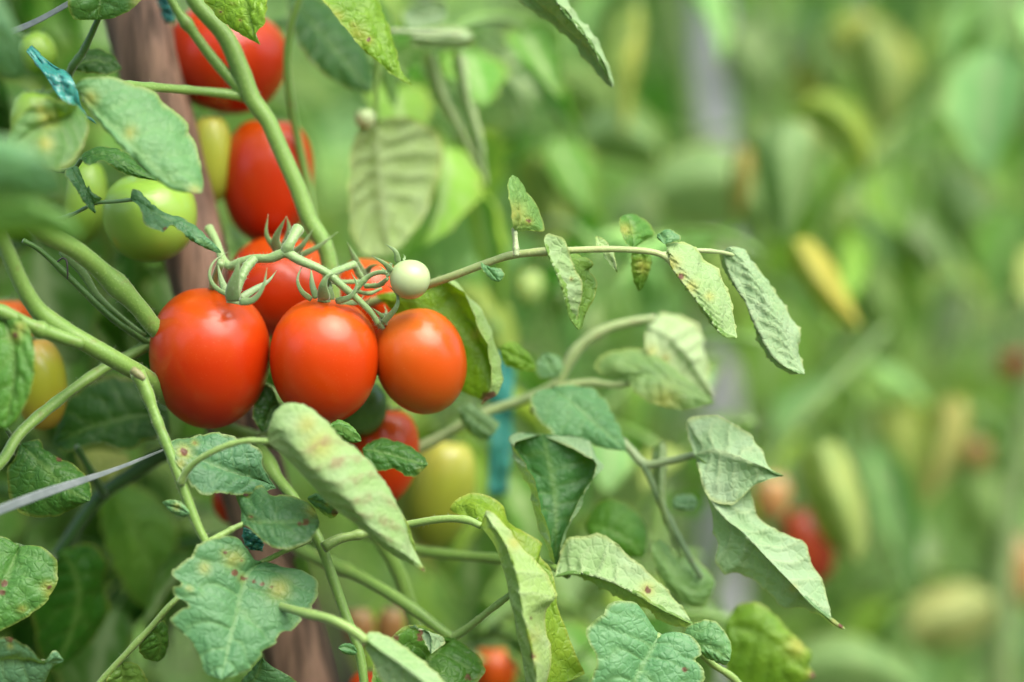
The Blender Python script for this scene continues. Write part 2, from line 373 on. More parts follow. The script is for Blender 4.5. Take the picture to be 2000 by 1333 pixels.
def calyx_auto(root, axis_px, dz, r, n=5, w=9, tint=(.10, .19, .06), seed=0, length=38):
    """five sepals and a stalk for a fruit whose calyx is only partly seen"""
    x, y = axis_px; rng = random.Random(seed)
    cal = stem(root, f'{x},{y + 4} {x},{y - 6}', dz, [r, r * .7], 'calyx', tint, sides=8)
    for i in range(n):
        a = 2 * math.pi * (i + rng.uniform(-.2, .2)) / n; dx, dd = math.cos(a) * length, math.sin(a) * length * MM
        blade(cal, f'{x},{y} {x + dx * .6},{y - 2} {x + dx},{y - rng.uniform(4, 24)}', [dz, dz + dd * .6, dz + dd], w, tint=tint)
    return cal

# ================================================================ the place
# ---------------------------------------------------------------- ground
rg = np.random.RandomState(3)
gx = np.concatenate([np.linspace(-150, -4, 12), np.linspace(-3.6, 3.6, 73), np.linspace(4, 150, 12)]); gy = np.concatenate([np.linspace(-60, -2, 8), np.linspace(-1.6, 8, 97), np.linspace(9, 260, 14)])
GX, GY = np.meshgrid(gx, gy, indexing='ij')
def row_y(x): return 1.12 + .42 * x                       # the near row runs back to the right
near = np.exp(-(np.abs(GY - row_y(GX)) / .28) ** 2)
GZ = .10 * near + .015 * rg.randn(*GX.shape) * (np.abs(GX) < 4)
for b in (2.3, 3.5, 4.7): GZ += .10 * np.exp(-(np.abs(GY - b - .42 * GX) / .28) ** 2) * (np.abs(GX) < 40)
gv = np.stack([GX, GY, GZ], 2).reshape(-1, 3)
tag(link('ground', mesh('ground', gv, grid_faces(len(gx), len(gy), flip=True)), SOIL), 'ridged brown garden soil under the tomato rows', kind='structure')

# ---------------------------------------------------------------- stakes
def pole(name, a, b, r0, r1, m, label, knots=()):
    a, b = Vector(a), Vector(b); n = 60; t = np.linspace(0, 1, n)[:, None]
    C = np.array(a)[None] * (1 - t) + np.array(b)[None] * t
    rr = np.random.RandomState(8); R = np.linspace(r0, r1, n) * (1 + .02 * np.sin(np.linspace(0, 40, n)) + .012 * rr.randn(n))
    V, F = tube_data(C, R, 20, lump=.012, seed=4, wide=(0, 1, 0))
    return tag(link(name, mesh(name, V, F), m), label, 'stake')
def line_to_ground(p, q, top):
    """extend the line through p and q down to the soil and up to a height"""
    d = (q - p).normalized(); return p + d * ((.02 - p.z) / d.z), p + d * ((top - p.z) / d.z)
a, b = line_to_ground(at(585, 1300, 84), at(258, 0, 74), 1.55)
pole('wooden_stake', a, b, .0165, .0142, WOOD, 'leaning brown wooden stake behind the ripe tomatoes')
a, b = line_to_ground(at(1412, 1180, 600), at(1386, 0, 600), 1.75)
pole('grey_post', a, b, .0155, .0155, POST, 'blurred pale grey post standing in the rows behind')

# ---------------------------------------------------------------- the near tomato plant
plant = empty('tomato_plant', at(800, 2500, 70)); plant.location.z = .05
PINV[plant.name] = Matrix.Translation(-plant.location)
tag(plant, 'large tomato plant tied to the brown stake with ripe fruit hanging in front', 'tomato plant')
ST, SL, SD = (.14, .26, .045), (.19, .31, .075), (.05, .13, .02)
s1 = stem(plant, '330,-260 352,-80 379,0 438,68 469,135 492,192 523,236 550,297 580,365 604,429 640,500 650,640 640,800 650,900 720,1020 790,1150 830,1400 810,2000 800,2600', [22, 26, 30, 34, 38, 50, 60, 64, 66, 70, 70], [14, 15, 16, 17, 17, 15, 14, 15, 16, 17, 19, 22], hair=250, n=170, seed=1)
s2 = stem(plant, '290,-120 335,0 375,60 420,120 462,166 485,190', [20, 30], [8, 9, 10, 13], seed=2, hair=60)
s3 = stem(plant, '488,192 460,186 400,179 300,171 225,168 165,196', [32, 22, 0, -32], [12, 8.5, 8.5, 8, 6], seed=3, hair=80)
s4 = stem(plant, '10,380 78,450 150,490 215,545 270,600 310,648 400,720 540,790 640,850', [-60, -30, -10, 4, 30, 55, 60], [19, 19, 18, 17, 17, 16, 15], seed=4, hair=420)
s5 = stem(plant, '-60,360 -15,430 14,490 45,560 78,610 125,645 190,683 240,712 285,738 350,790 480,850 640,880', [-50, -36, -24, -14, 20, 50, 60], [14, 15, 16, 17, 18, 17, 16, 14, 14], seed=5, hair=420)
stem(plant, '-60,585 10,612 60,636 110,655 160,672', [-40, -34, -26], [12, 13, 14, 12], seed=6, hair=80)
s6 = stem(plant, '268,728 284,762 312,836 340,905 362,965 385,1025 404,1062', [-14, -18, -22], [15, 10.5, 10, 11, 9.5, 8], 'leaf_stalk', seed=7, hair=160)
stem(s6, '258,722 272,733 282,741', [-24, -26], [7, 9, 5], 'bud_scar', tint=(.16, .17, .06), seed=7)
s7 = stem(plant, '330,655 284,678 240,702 200,722 120,778 40,846 0,905 -70,960', [28, 18, 2, -16, -24], [11, 11, 10.5, 10.5, 11, 11], 'leaf_stalk', seed=8, hair=160)
s8 = stem(plant, '45,470 81,492 142,549 216,620 280,665 330,700', [0, 8, 14, 30], [5, 6, 6, 7], 'leaf_stalk', SD, seed=9, hair=40)
blade(plant, '120,490 160,530 190,577 236,618 284,656', [4, 12, 16], 20, 'leaf_stalk', (.09, .17, .05), .3, .35)
stem(s8, '112,512 122,505 130,510 132,530 132,545', [-1, -3, -3], [1.6, 2, 1.6], 'dry_tendril', (.02, .014, .01), sides=6)
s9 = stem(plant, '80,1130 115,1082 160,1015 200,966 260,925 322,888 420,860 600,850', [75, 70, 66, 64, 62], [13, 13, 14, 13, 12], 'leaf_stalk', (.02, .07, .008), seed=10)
stem(s9, '203,966 190,945 177,920 150,872', [62, 50, 44], [9, 7, 6], 'side_stalk', (.02, .075, .008), seed=11)
s10 = stem(plant, '640,840 560,850 505,862 520,895 541,933 574,975 616,1045 632,1078 650,1130 674,1199 699,1265 711,1333 716,1420', [60, 36, 14, 6, 2, -2, -4], [12, 11, 12, 11, 11.5, 11, 10, 9, 8], 'leaf_stalk', seed=12, hair=160)
s10b = stem(s10, '632,1070 652,1058 670,1051 711,1043 760,1032 800,1024 865,1014 912,1016 940,1028', [-3, 2, 4, -4, -12], [11, 8, 8, 7.5, 7, 7], 'side_stalk', SL, seed=13, hair=60)
s11 = stem(plant, '560,1050 600,1080 653,1104 715,1133 803,1187 860,1230 886,1247', [66, 48, 30, 22], [15, 13, 12, 12, 10], 'leaf_stalk', seed=14)
s11b = stem(s11, '884,1247 920,1222 965,1186 1000,1160', [22, 10, 0], [9, 6.5, 6.5], 'side_stalk', SL, seed=15)
s12 = stem(plant, '700,1040 815,1075 973,1092 1060,1100 1110,1125', [66, 62, 40, 14], [10, 9.5, 9, 7], 'leaf_stalk', seed=16)
s13 = stem(plant, '650,620 720,592 790,572 870,545 960,511 1010,497 1100,490 1200,487 1270,492 1300,502 1316,520', [60, 40, 12, 0, -8, -10, -12], [9, 8.5, 8, 7.5, 7, 7, 6.5, 6], 'leaf_stalk', (.27, .34, .12), seed=17, hair=120)
s13b = stem(s13, '1290,497 1350,490 1400,492 1440,500', [-10, 2, 10], [5, 4.5, 4], 'side_stalk', (.25, .33, .13), seed=17)
stem(s13, '1008,500 1007,475 1004,446', [-10, -8], [6, 5.5, 5], 'side_stalk', (.3, .38, .18), seed=18)
s14 = stem(plant, '650,930 760,900 850,860 940,810 1030,778 1085,752 1098,732 1130,680 1180,645 1230,630 1280,622', [66, 70, 76, 78, 76, 72], [11, 10, 10, 10, 10, 10, 10, 9, 8], 'leaf_stalk', (.25, .34, .13), seed=19)
stem(s14, '1085,757 1150,748 1200,752 1250,745', [74, 68, 62], [8, 8, 7, 6], 'side_stalk', (.28, .36, .14), seed=20)
s15 = stem(plant, '1040,800 1130,800 1220,868 1258,906 1300,902 1356,889', [72, 60, 52, 46, 36], [8, 8, 8.5, 8, 7], 'leaf_stalk', (.2, .28, .12), seed=21)
stem(s15, '1258,906 1290,980 1330,1060 1370,1130', [46, 48, 52], [7, 6, 6], 'side_stalk', (.12, .2, .08), seed=22)
stem(plant, '195,30 175,75 160,105 140,134 120,190', [4, 12, 20, 40], [6, 7, 8, 6], 'leaf_stalk', SD, seed=23)
s16 = stem(plant, '410,1120 340,1175 293,1228 246,1278 196,1333 150,1400', [8, -4, 0, 4, 8], [6, 6, 6, 6.5, 7], 'leaf_stalk', SL, seed=24, hair=40)
s17 = stem(plant, '500,1172 560,1188 600,1199 645,1210 690,1233 716,1254', [4, -24, -38, -42, -44], [7, 8.5, 9.5, 10], 'leaf_stalk', SL, seed=25)
s18 = stem(plant, '105,432 142,419 186,398 225,394 262,390', [14, -6, -12], [4, 3.6, 3.6, 4], 'leaf_stalk', (.10, .19, .07), seed=26)
stem(plant, '640,740 610,420 560,120 620,-60 780,-160 960,-70 1030,-10', [66, 80, 60, 40, 28], [10, 9, 8, 7, 6, 6], 'leaf_stalk', seed=27)
stem(plant, '690,-140 738,60 736,180 734,240', [60, 84, 92], [6, 6, 5], 'leaf_stalk', seed=28)
stem(plant, '760,60 900,70 890,100', [90, 108, 112], [5, 5, 5], 'leaf_stalk', (.25, .34, .16), seed=29)
stem(s9, '110,1090 60,1075 30,1065', [70, 30, -6], [7, 6, 5], 'side_stalk', SD, seed=30)
stem(plant, '950,1480 1100,1400 1240,1300 1290,1240', [40, 10, -6], [9, 8, 7], 'leaf_stalk', SL, seed=31)
stem(plant, '1500,1420 1440,1333 1395,1300 1365,1275', [30, 14, 4], [8, 7, 6], 'leaf_stalk', SL, seed=32)

# the fruit truss with its branches
TR = (.19, .30, .11)
truss = stem(plant, 'k: 115,105 150,170 180,230 215,330 245,385 300,420 400,385 500,358 620,352 740,312 860,372 1000,430 1100,490 1180,560 1250,620 1340,700 1440,800 1492,885', [24, 14, 4, -4, -8, -10, -8, -4, 0], [9, 8, 8.5, 10, 9, 8.5, 9.5, 8, 7.5, 7.5, 6.5, 6], 'fruit_truss', TR, hair=260, n=120, seed=40)
stem(truss, '650,800 520,760 430,650 416,570 432,512', [66, 60, 54, 30, -4], [9, 9, 9, 8], 'truss_stalk', TR, seed=41)
for (s, d, r, sd) in (('k: 1100,480 1220,432 1300,402', [-6, 4, 10], [7, 6.5, 7.5], 42), ('k: 1300,400 1330,470 1375,530', [10, 14, 18], [6, 6, 7], 43),
                      ('k: 1320,600 1400,515 1480,472 1570,468', [-2, -4, -10], [5.5, 5, 4.5], 44), ('k: 1130,545 1280,545 1360,540', [2, 10, 16], [4.5, 4.5, 4], 45),
                      ('k: 1390,580 1500,572 1570,520', [4, 0, -8], [5, 5, 4], 46), ('k: 1310,620 1420,640 1520,600', [0, 8, 12], [4, 4, 3], 47)):
    stem(truss, s, d, r, 'pedicel', TR, seed=sd, hair=40)

# ---------------------------------------------------------------- tomatoes
def sepals(root, base, dz, r, rows, tint=(.15, .24, .09), pedicel=None):
    x, y = pts(base)[0]
    cal = stem(root, f'{x - 2},{y + 8} {x},{y - 4} {x + 2},{y - 14}', dz, [r, r * .9, r * .6], 'calyx', tint, sides=10)
    for (s, d, w) in rows: blade(cal, s, d, w * .30, tint=tint)
    if pedicel: stem(root, pedicel[0], pedicel[1], pedicel[2], 'stalk', TR, hair=60, seed=50)
A = fruit('deep red oval tomato, largest and first of the three in front', 409, 699, 16, 118, 142, RED, 3, 20, .97, .07)
sepals(A, 'k: 320,690', -11, 13, [('k: 260,650 165,585 122,500 135,420 180,360 280,300', [-12, -16, -16, -12], 34), ('k: 262,640 215,520 183,378', [-9, -6, -4], 56), ('k: 315,700 312,590 345,460 357,352', [-16, -22, -24], 112), ('k: 365,712 480,690 560,580 590,428', [-17, -22, -20], 52), ('k: 375,680 500,600 600,540 670,450', [-12, -8, -4], 58), ('k: 300,660 230,600 190,540', [-4, 4, 8], 50)], pedicel=('k: 490,358 430,420 392,490 350,610 325,690', [-6, -10, -12, -12], [8, 9.5, 8, 7]))
B = fruit('bright orange-red oval tomato in the middle of the three in front', 633, 704, 10, 106, 125, ORANGE, 2, 14, .94, .035, scar=[(608, 606, 5), (618, 612, 3), (604, 616, 4), (634, 610, 3), (598, 607, 3)])
sepals(B, 'k: 1060,680', 2, 13, [('k: 950,690 870,620 838,520 885,398', [-4, -10, -8], 42), ('k: 995,680 958,570 948,430', [-4, -4, 2], 52), ('k: 1055,690 1045,580 1080,505 1150,475', [-7, -14, -14], 92), ('k: 1105,690 1105,600 1110,540', [-6, -8, -6], 60), ('k: 1150,705 1270,665 1318,570 1275,468', [-4, -10, -8], 48), ('k: 1150,700 1330,700 1405,615', [2, 10, 14], 36), ('k: 1180,725 1380,715 1445,650', [0, 8, 8], 32)], pedicel=('k: 1095,490 1085,560 1065,685', [-5, -4, 1], [7, 7, 7]))
Cc = fruit('orange tomato nearest the pale rolled leaf, third in front', 822, 706, 17, 89, 106, ORANGE2, -16, 12, .97, .03)
sepals(Cc, 'k: 1540,860', 8, 9, [('k: 1530,880 1640,755 1648,650 1565,568', [0, -6, -4], 46), ('k: 1560,860 1510,810 1445,757', [2, -2, -4], 40), ('k: 1500,890 1560,800 1540,730', [10, 16, 20], 44)], pedicel=('k: 1480,860 1500,900 1530,915', [0, 4, 8], [6, 5, 5]))
D = fruit('red tomato tucked behind the two largest, under the truss', 552, 562, 70, 106, 98, RED, 12, 22, .84, .08)
sepals(D, 'k: 730,300', 30, 12, [('k: 660,280 585,160 600,-5', [26, 20, 18], 46), ('k: 680,300 662,190 745,15', [22, 14, 10], 76), ('k: 730,270 770,140 750,10', [28, 24, 22], 66), ('k: 800,320 880,245 965,115', [24, 18, 16], 54), ('k: 850,335 1000,262 1165,140', [28, 24, 22], 46)], pedicel=('k: 735,315 780,225 845,110', [-6, -8, -2], [11, 10, 12]))
E = fruit('orange tomato behind the truss beside the tiny pale fruit', 716, 590, 62, 66, 90, ORANGE, 10, 10)
sepals(E, 'k: 1390,500', 34, 8, [('k: 1370,500 1310,370 1243,222', [28, 22, 18], 70), ('k: 1400,470 1440,420 1520,400', [30, 24, 22], 50)])
Ff = fruit('tiny round whitish-green unripe tomato beside the truss', 801, 546, -6, 40, 39, PALE, 0, 4, 1.0, .02)
sepals(Ff, 'k: 1590,450', -4, 5, [('k: 1605,455 1530,385 1437,333', [-9, -14, -12], 46), ('k: 1655,385 1635,300 1555,238', [-6, -8, -6], 44), ('k: 1580,500 1520,430 1490,420', [0, 6, 8], 36), ('k: 1700,370 1712,345 1700,320', [4, 6, 8], 20)])
def auto(label, x, y, dz, rx, ry, m, tilt=0, lean=5, cal=True, **kw):
    o = fruit(label, x, y, dz, rx, ry, m, tilt, lean, **kw)
    if cal:
        t = math.radians(tilt); calyx_auto(o, (x + math.sin(t) * ry * .9, y - math.cos(t) * ry * .9), dz - math.sin(math.radians(lean)) * ry * MM, 7, seed=int(x + y))
    return o
auto('orange-red tomato behind the reddish curled leaf, below the ripe cluster', 748, 888, 62, 70, 98, ORANGE, 6)
auto('dark green unripe tomato under the bright middle tomato', 703, 796, 46, 52, 56, DGREEN)
auto('yellowish green tomato hanging by the teal strip', 862, 962, 118, 64, 112, TURN, 10, n=(22, 32))
auto('large red tomato at the top behind the forked stem', 442, 116, 92, 120, 106, RED, 12)
auto('long red tomato crossed by the thick diagonal stem', 524, 350, 92, 90, 126, RED, 4, lean=8)
auto('yellow-green tomato squeezed between the stake and the long red tomato', 414, 308, 84, 42, 88, TURN, -2)
auto('round light green tomato hanging in front of the stake', 293, 424, 34, 91, 88, GREEN, 0, lean=16)
auto('slim green tomato behind the folded narrow leaf', 168, 392, 62, 42, 84, GREEN, 4)
auto('small green tomato in the shade above the teal tie', 72, 104, 56, 38, 42, GREEN, -30)
auto('dull green tomato half hidden below the teal tie', 66, 232, 50, 46, 56, GREEN, 10)
auto('greenish tomato turning orange at the rim, beside the crossing stalk', 76, 748, 40, 54, 94, TURN2, -8)
auto('orange tomato cut by the picture edge above the turning one', 14, 640, 74, 52, 58, ORANGE2, 0)
auto('small pinkish orange tomato low behind the forked stalk', 702, 1226, 160, 30, 42, PEACH, -6, n=(20, 28))
auto('second small pinkish orange tomato close by the forked stalk', 762, 1224, 165, 27, 42, PEACH, 8, n=(20, 28))
auto('pale orange tomato at the bottom behind the shaded curled leaf', 962, 1314, 150, 44, 54, ORANGE2, 0, n=(22, 32))
auto('dark red tomato in the shade below the spotted leaf', 458, 978, 92, 44, 46, RED, 0)
auto('red tomato low behind the brown stake foot', 730, 1350, 70, 50, 44, RED, 0)

# ---------------------------------------------------------------- leaflets of the near plant
MINT, MID, DARK, YG, OL, BLUE = (0.0903, 0.248, 0.115), (0.068, 0.204, 0.051), (0.028, 0.105, 0.0213), (0.136, 0.297, 0.0255), (0.104, 0.22, 0.0382), (0.0731, 0.209, 0.115)
# the curled leaf below the middle tomato, showing its reddish pale underside
leaf(s6, (0.12, 0.259, 0.051), ('522,862 574,912 637,979 699,1029 757,1079 800,1100 832,1118', [-38, -42, -40, -34]),
     [('560,872 612,905 676,960 740,1020 800,1090', [-30, -26, -22]), ('600,850 690,880 730,915 772,985 800,1030 815,1090', [-24, -22, -22])],
     [('540,842 600,900 668,960 740,1040 796,1086', [-44, -54, -50, -40]), ('521,840 537,801 574,786 624,809 666,855 707,884 741,925 774,979 795,1029 804,1088', [-40, -44, -40, -36]), ('560,800 620,825 680,880 740,940 780,1010', [-34, -30, -30])],
     show='l', puff=3, vein=2.6, nv=8, slope=.75, spots=[(625, 870, 30, 'yr'), (690, 925, 40, 'r'), (700, 985, 40, 'r'), (745, 1010, 40, 'r'), (755, 1050, 36, 'r'), (600, 830, 20, 'y'), (660, 900, 40, 'r'), (826, 1114, 9, 'yb')], n=70, seed=2)
stem(s6, '353,945 365,920 390,897 430,876 475,862 524,862', [-22, -30, -36, -38], [8, 6.5, 6, 6, 6], 'side_stalk', SL, seed=60, hair=60)
leaf(s10, BLUE, ('540,955 505,938 450,923 400,902 323,872', [0, -10, -14, -16]), [('512,962 475,967 455,969 428,965 397,969 380,958 358,928 340,900', [-8, -22, -20])], [('515,915 513,890 500,872 462,857 420,846 377,855 339,862', [-6, -6, -8])],
     teeth=5, tn=8, spots=[(358, 884, 17, 'yb'), (380, 866, 8, 'yb'), (352, 905, 12, 'y')], nv=6, puff=6, vein=3.4, n=60, seed=3)
leaf(s6, (0.0645, 0.182, 0.0805), ('471,1025 520,1022 570,1022 624,1021', [-18, -24, -22]), [('470,990 462,963 483,972 496,954 512,950 525,967 554,969 575,971 600,983 616,1000', [-10, -10, -10])], [('487,1033 504,1050 525,1066 550,1075 579,1070 604,1058 620,1037', [-24, -30, -26])],
     teeth=2, spots=[(597, 1020, 9, 'b'), (585, 1022, 6, 'b'), (612, 996, 14, 'y'), (490, 1010, 6, 'yb'), (506, 1018, 4, 'yb')], vein=2, puff=7, seed=4)
stem(s6, '404,1060 430,1047 455,1033 475,1024', [-22, -20, -18], [7, 6, 5.5], 'side_stalk', SL, seed=61)
# the big flat lobed leaf
leaf(s10, (0.0903, 0.248, 0.127), ('512,1098 492,1112 476,1132 466,1180 452,1240 432,1328', [-12, -22, -28, -34, -40]), 
     [('483,1087 467,1054 440,1046 423,1051 389,1061 370,1089 347,1105 335,1120 339,1132 352,1141 338,1148 343,1166 366,1182 352,1192 331,1209 339,1220 370,1251 385,1274 393,1293 404,1317', [-16, -26, -34, -34, -36])],
     [('541,1104 566,1116 587,1114 612,1129 621,1145 616,1174 600,1196 587,1212 570,1234 548,1238 537,1257 514,1272 508,1282 491,1303 470,1316', [-12, -10, -18, -28, -34])],
     nv=5, vein=3, puff=6, teeth=5, tn=11, n=110, k=16, slope=.18, pj=.35, spots=[(474, 1130, 9, 'yb'), (458, 1120, 8, 'b'), (492, 1134, 7, 'b'), (510, 1140, 6, 'b'), (528, 1146, 5, 'b'), (455, 1090, 18, 'y'), (440, 1080, 8, 'yb'), (545, 1150, 22, 'y'), (470, 1094, 8, 'yb'), (370, 1150, 6, 'y'), (400, 1110, 12, 'y')], seed=5)
stem(s10, '606,1054 560,1075 530,1090 510,1099', [-2, -8, -12], [6.5, 5.5, 5, 5], 'side_stalk', SL, seed=62)
leaf(s7, (0.04, 0.138, 0.0298), ('40,868 90,915 130,955 176,978', [10, 4, 2]), [('30,890 15,912 15,947 23,982 46,1005 69,1010 108,1007 142,993', [6, 10, 8])], [('73,860 85,878 115,897 146,912 169,935 178,962', [12, 12, 8])], nv=6, puff=6, vein=3, teeth=2, seed=6, spots=[(115, 897, 7, 'b')])
stem(s7, '30,872 20,850 12,838', [10, -4, -16], [4, 4, 4], 'side_stalk', SD)
leaf(s9, (0.068, 0.209, 0.0553), ('38,1068 20,1110 0,1160 -50,1230', [-6, -16, -22]), [('0,1048 -40,1060 -90,1100 -90,1180 -70,1220', [-8, -20, -24])], [('77,1068 104,1086 112,1105 110,1140 88,1178 58,1201 19,1224 -20,1236', [-8, -12, -18])], nv=6, puff=6, vein=4, teeth=3, spots=[(5, 1140, 10, 'b'), (4, 1158, 8, 'b'), (94, 1146, 12, 'yb'), (44, 1190, 8, 'yb'), (100, 1160, 12, 'y')], seed=7)
leaf(plant, (0.0774, 0.198, 0.115), ('-70,1300 0,1290 60,1288 125,1290', [-20, -24, -20]), [('-30,1240 0,1243 31,1247 62,1267 85,1287 106,1270', [-26, -30, -22])], [('-40,1390 20,1400 75,1350 96,1306', [-16, -14, -16])], nv=4, vein=3, spots=[(18, 1246, 12, 'b'), (20, 1262, 6, 'y')], seed=8)
leaf(s16, (0.06, 0.176, 0.034), ('293,1228 312,1250 308,1293', [0, 4, 8]), [('270,1262 282,1284', [2, 6])], [('319,1213 327,1240 323,1274', [6, 10])], nv=4, teeth=3, tn=4, n=36, seed=9)
leaf(s16, (0.096, 0.209, 0.0425), ('236,1292 240,1320 250,1380', [4, 8, 14]), [('205,1330 215,1370', [2, 8])], [('266,1297 285,1324 292,1360', [8, 12])], nv=4, n=36, seed=10)
# leaf wrapped round the third tomato, its rim rolled over
leaf(s13, (.15, .32, .02), ('734,577 813,591 892,648 939,690 955,735 962,768 940,791', [34, 32, 30, 28, 22]), 
     [('800,565 850,552 890,585 920,625 942,672 958,715 964,755', [35, 35, 34, 28]), ('830,552 858,535 886,543 929,586 953,616 967,652 981,695 987,742 974,772', [34, 29, 27, 25, 20]), ('835,556 866,543 903,567 925,604 940,647 954,678 961,726 958,758', [31, 21, 17, 17, 18])],
     [('770,610 820,680 870,750 903,766 928,775 948,784', [40, 40, 36, 28])], nv=8, vein=3, puff=4, spots=[(950, 776, 13, 'b'), (940, 790, 12, 'b'), (962, 770, 9, 'b'), (930, 655, 12, 'y')], n=70, seed=11)
# leaves of the upper left
leaf(s18, BLUE, ('255,392 290,410 340,440 390,470 432,494', [-12, -14, -14, -8]), [('258,370 270,375 287,395 294,405 321,419 354,429 375,439 398,461', [-12, -8, -6, -8])], [('264,400 274,415 277,430 288,445 311,455 327,452 336,443 354,457 388,472', [-16, -22, -20, -10])], nv=7, vein=3.2, puff=4, teeth=2, seed=12, spots=[(322, 447, 5, 'b')])
leaf(s8, (0.048, 0.165, 0.0425), ('160,312 200,304 250,330 307,354', [-4, -8, -6]), [('159,304 169,297 192,290 223,292 250,304 270,324 290,342', [-2, 2, 0])], [('166,322 176,326 192,318 209,322 230,335 257,345', [-10, -12, -8])], nv=7, vein=3, puff=3, teeth=2, seed=13)
stem(s18, '160,310 146,328 122,334 100,330', [-4, 4, 10], [4, 4.5, 5], 'side_stalk', SD)
leaf(s18, (0.0516, 0.16, 0.0805), ('138,328 158,370 186,418', [-8, -10, -10]), [('125,340 148,372 168,404', [-12, -12])], [('150,326 161,354 171,385 176,402', [-6, -6])], nv=5, vein=2, n=36, seed=14)
leaf(s18, (0.0516, 0.16, 0.069), ('186,398 178,380 174,362', [-12, -14]), [('180,396 172,376', [-12])], [('200,388 182,376', [-14])], nv=3, n=24, vein=1, seed=15)
leaf(s3, (0.0989, 0.259, 0.115), ('146,170 190,222 243,272 290,318 335,355 395,376', [-36, -44, -48, -46]), [('165,203 190,236 216,262 243,290 270,310 300,340 341,366', [-40, -44, -44])], [('159,155 189,150 219,152 257,165 287,176 304,182 314,199 338,216 365,243 366,260 378,280 392,331 396,360', [-40, -32, -30, -38])],
     nv=7, vein=4, puff=7, teeth=3, spots=[(178, 192, 16, 'y'), (255, 258, 12, 'y'), (380, 376, 14, 'y')], seed=16)
leaf(plant, (0.06, 0.182, 0.051), ('200,-60 196,0 190,39', [0, -6, -6]), [('120,-50 130,0 136,26 150,38', [-10, -14, -8])], [('290,-40 270,8 243,27 216,37', [-10, -14, -8])], nv=4, vein=4, puff=6, spots=[(270, 4, 14, 'y')], seed=17)
leaf(s2, YG, ('470,-70 480,0 490,40 509,88', [0, -8, -10]), [('400,-50 394,-8 415,20 432,40 452,54 479,71', [4, -2, -6])], [('530,-40 524,0 522,24 516,51 502,66', [-4, -12, -12])], nv=6, vein=3, puff=4, teeth=3, spots=[(430, 24, 6, 'yb'), (470, 40, 4, 'yb')], sick=.75, seed=18)
leaf(plant, YG, ('690,-90 719,0 732,40 749,95 773,149 805,167', [26, 20, 18, 20]), [('580,-70 626,0 648,27 671,54 698,88 722,111 749,135 780,157', [20, 14, 14, 18])], [('720,-60 732,2 742,26 758,62 770,101 780,135', [34, 34, 28, 22])], nv=8, vein=4.5, puff=5, spots=[(700, 66, 16, 'y'), (690, 50, 8, 'yb'), (720, 78, 9, 'yb'), (660, 30, 12, 'y')], sick=.7, seed=19)
leaf(plant, (0.104, 0.231, 0.068), ('980,-50 1050,5 1110,58 1160,110 1196,173', [30, 26, 24, 26]), [('1010,0 1050,32 1090,62 1122,94 1152,132 1180,164', [30, 34, 30])], [('1060,-20 1105,26 1150,80 1180,135', [14, 12, 18]), ('1090,-30 1130,26 1163,60 1187,110 1201,158', [26, 26, 26]), ('1070,-20 1120,40 1165,100 1190,150', [40, 40, 34])], show='l', nv=7, vein=3.5, puff=3, seed=20, spots=[(1000, 10, 18, 'yb')])
# blurred leaves hanging behind the top middle
leaf(plant, (.16, .27, .04), ('t: 640,640 640,800 660,1000 680,1180 700,1330', [92, 98, 100]), [('t: 590,620 510,760 490,960 500,1180 560,1320', [86, 88, 96])], [('t: 700,615 800,615 920,670 985,760 960,920 900,1100 800,1240', [96, 112, 112, 104])], show='l', nv=6, vein=6, puff=8, seed=21)
fruit('small pale green bud fruit above the blurred veined leaf', 713, 232, 88, 20, 20, PALE, n=(16, 22))
for i, (c, e1, e2) in enumerate((('t: 910,280 960,480 1060,680 1140,830 1200,930', 't: 860,290 890,440 980,610 1080,780 1170,900', 't: 945,290 990,440 1070,600 1140,760 1190,900'),
                                 ('t: 1050,280 1090,480 1140,660 1180,830 1205,970', 't: 1010,290 1050,500 1100,680 1150,850', 't: 1095,290 1130,480 1175,640 1200,800'))):
    leaf(plant, (.24, .36, .19), (c, [112, 116, 118]), [(e1, [122, 122])], [(e2, [122, 122])], show='l', nv=8, vein=4, puff=5, seed=22 + i)
leaf(plant, (.2, .33, .16), ('t: 1140,200 1020,215 900,205 800,190', [104, 106]), [('t: 1100,150 960,140 850,165', [112, 110])], [('t: 1120,250 980,262 830,250', [108, 108])], show='l', nv=6, seed=25)
leaf(plant, (0.103, 0.22, 0.115), ('t: 1000,30 900,60 780,110', [120, 124]), [('t: 960,0 850,10 760,60', [120, 130])], [('t: 980,100 880,130 790,140', [118, 120])], show='l', nv=5, seed=26)
leaf(plant, (0.04, 0.132, 0.0382), ('t: 170,-30 260,100 420,280 600,490', [96, 100, 104]), [('t: 150,40 190,190 300,350 450,450', [88, 90, 100])], [('t: 330,0 440,100 560,240 605,400', [110, 116, 110])], show='u', nv=6, vein=5, seed=27)
leaf(plant, (0.12, 0.231, 0.127), ('t: 400,100 470,250 600,490', [110, 112, 112]), [('t: 400,200 420,340 500,450', [112, 112])], [('t: 480,160 570,280 610,400', [120, 118])], show='l', nv=6, vein=5, seed=28)
leaf(plant, (0.088, 0.22, 0.051), ('t: 620,-30 640,200 700,420 720,560', [118, 120, 120]), [('t: 600,100 640,350 690,510', [122, 122])], [('t: 690,60 720,300 730,480', [128, 126])], show='u', nv=6, vein=3, seed=29)
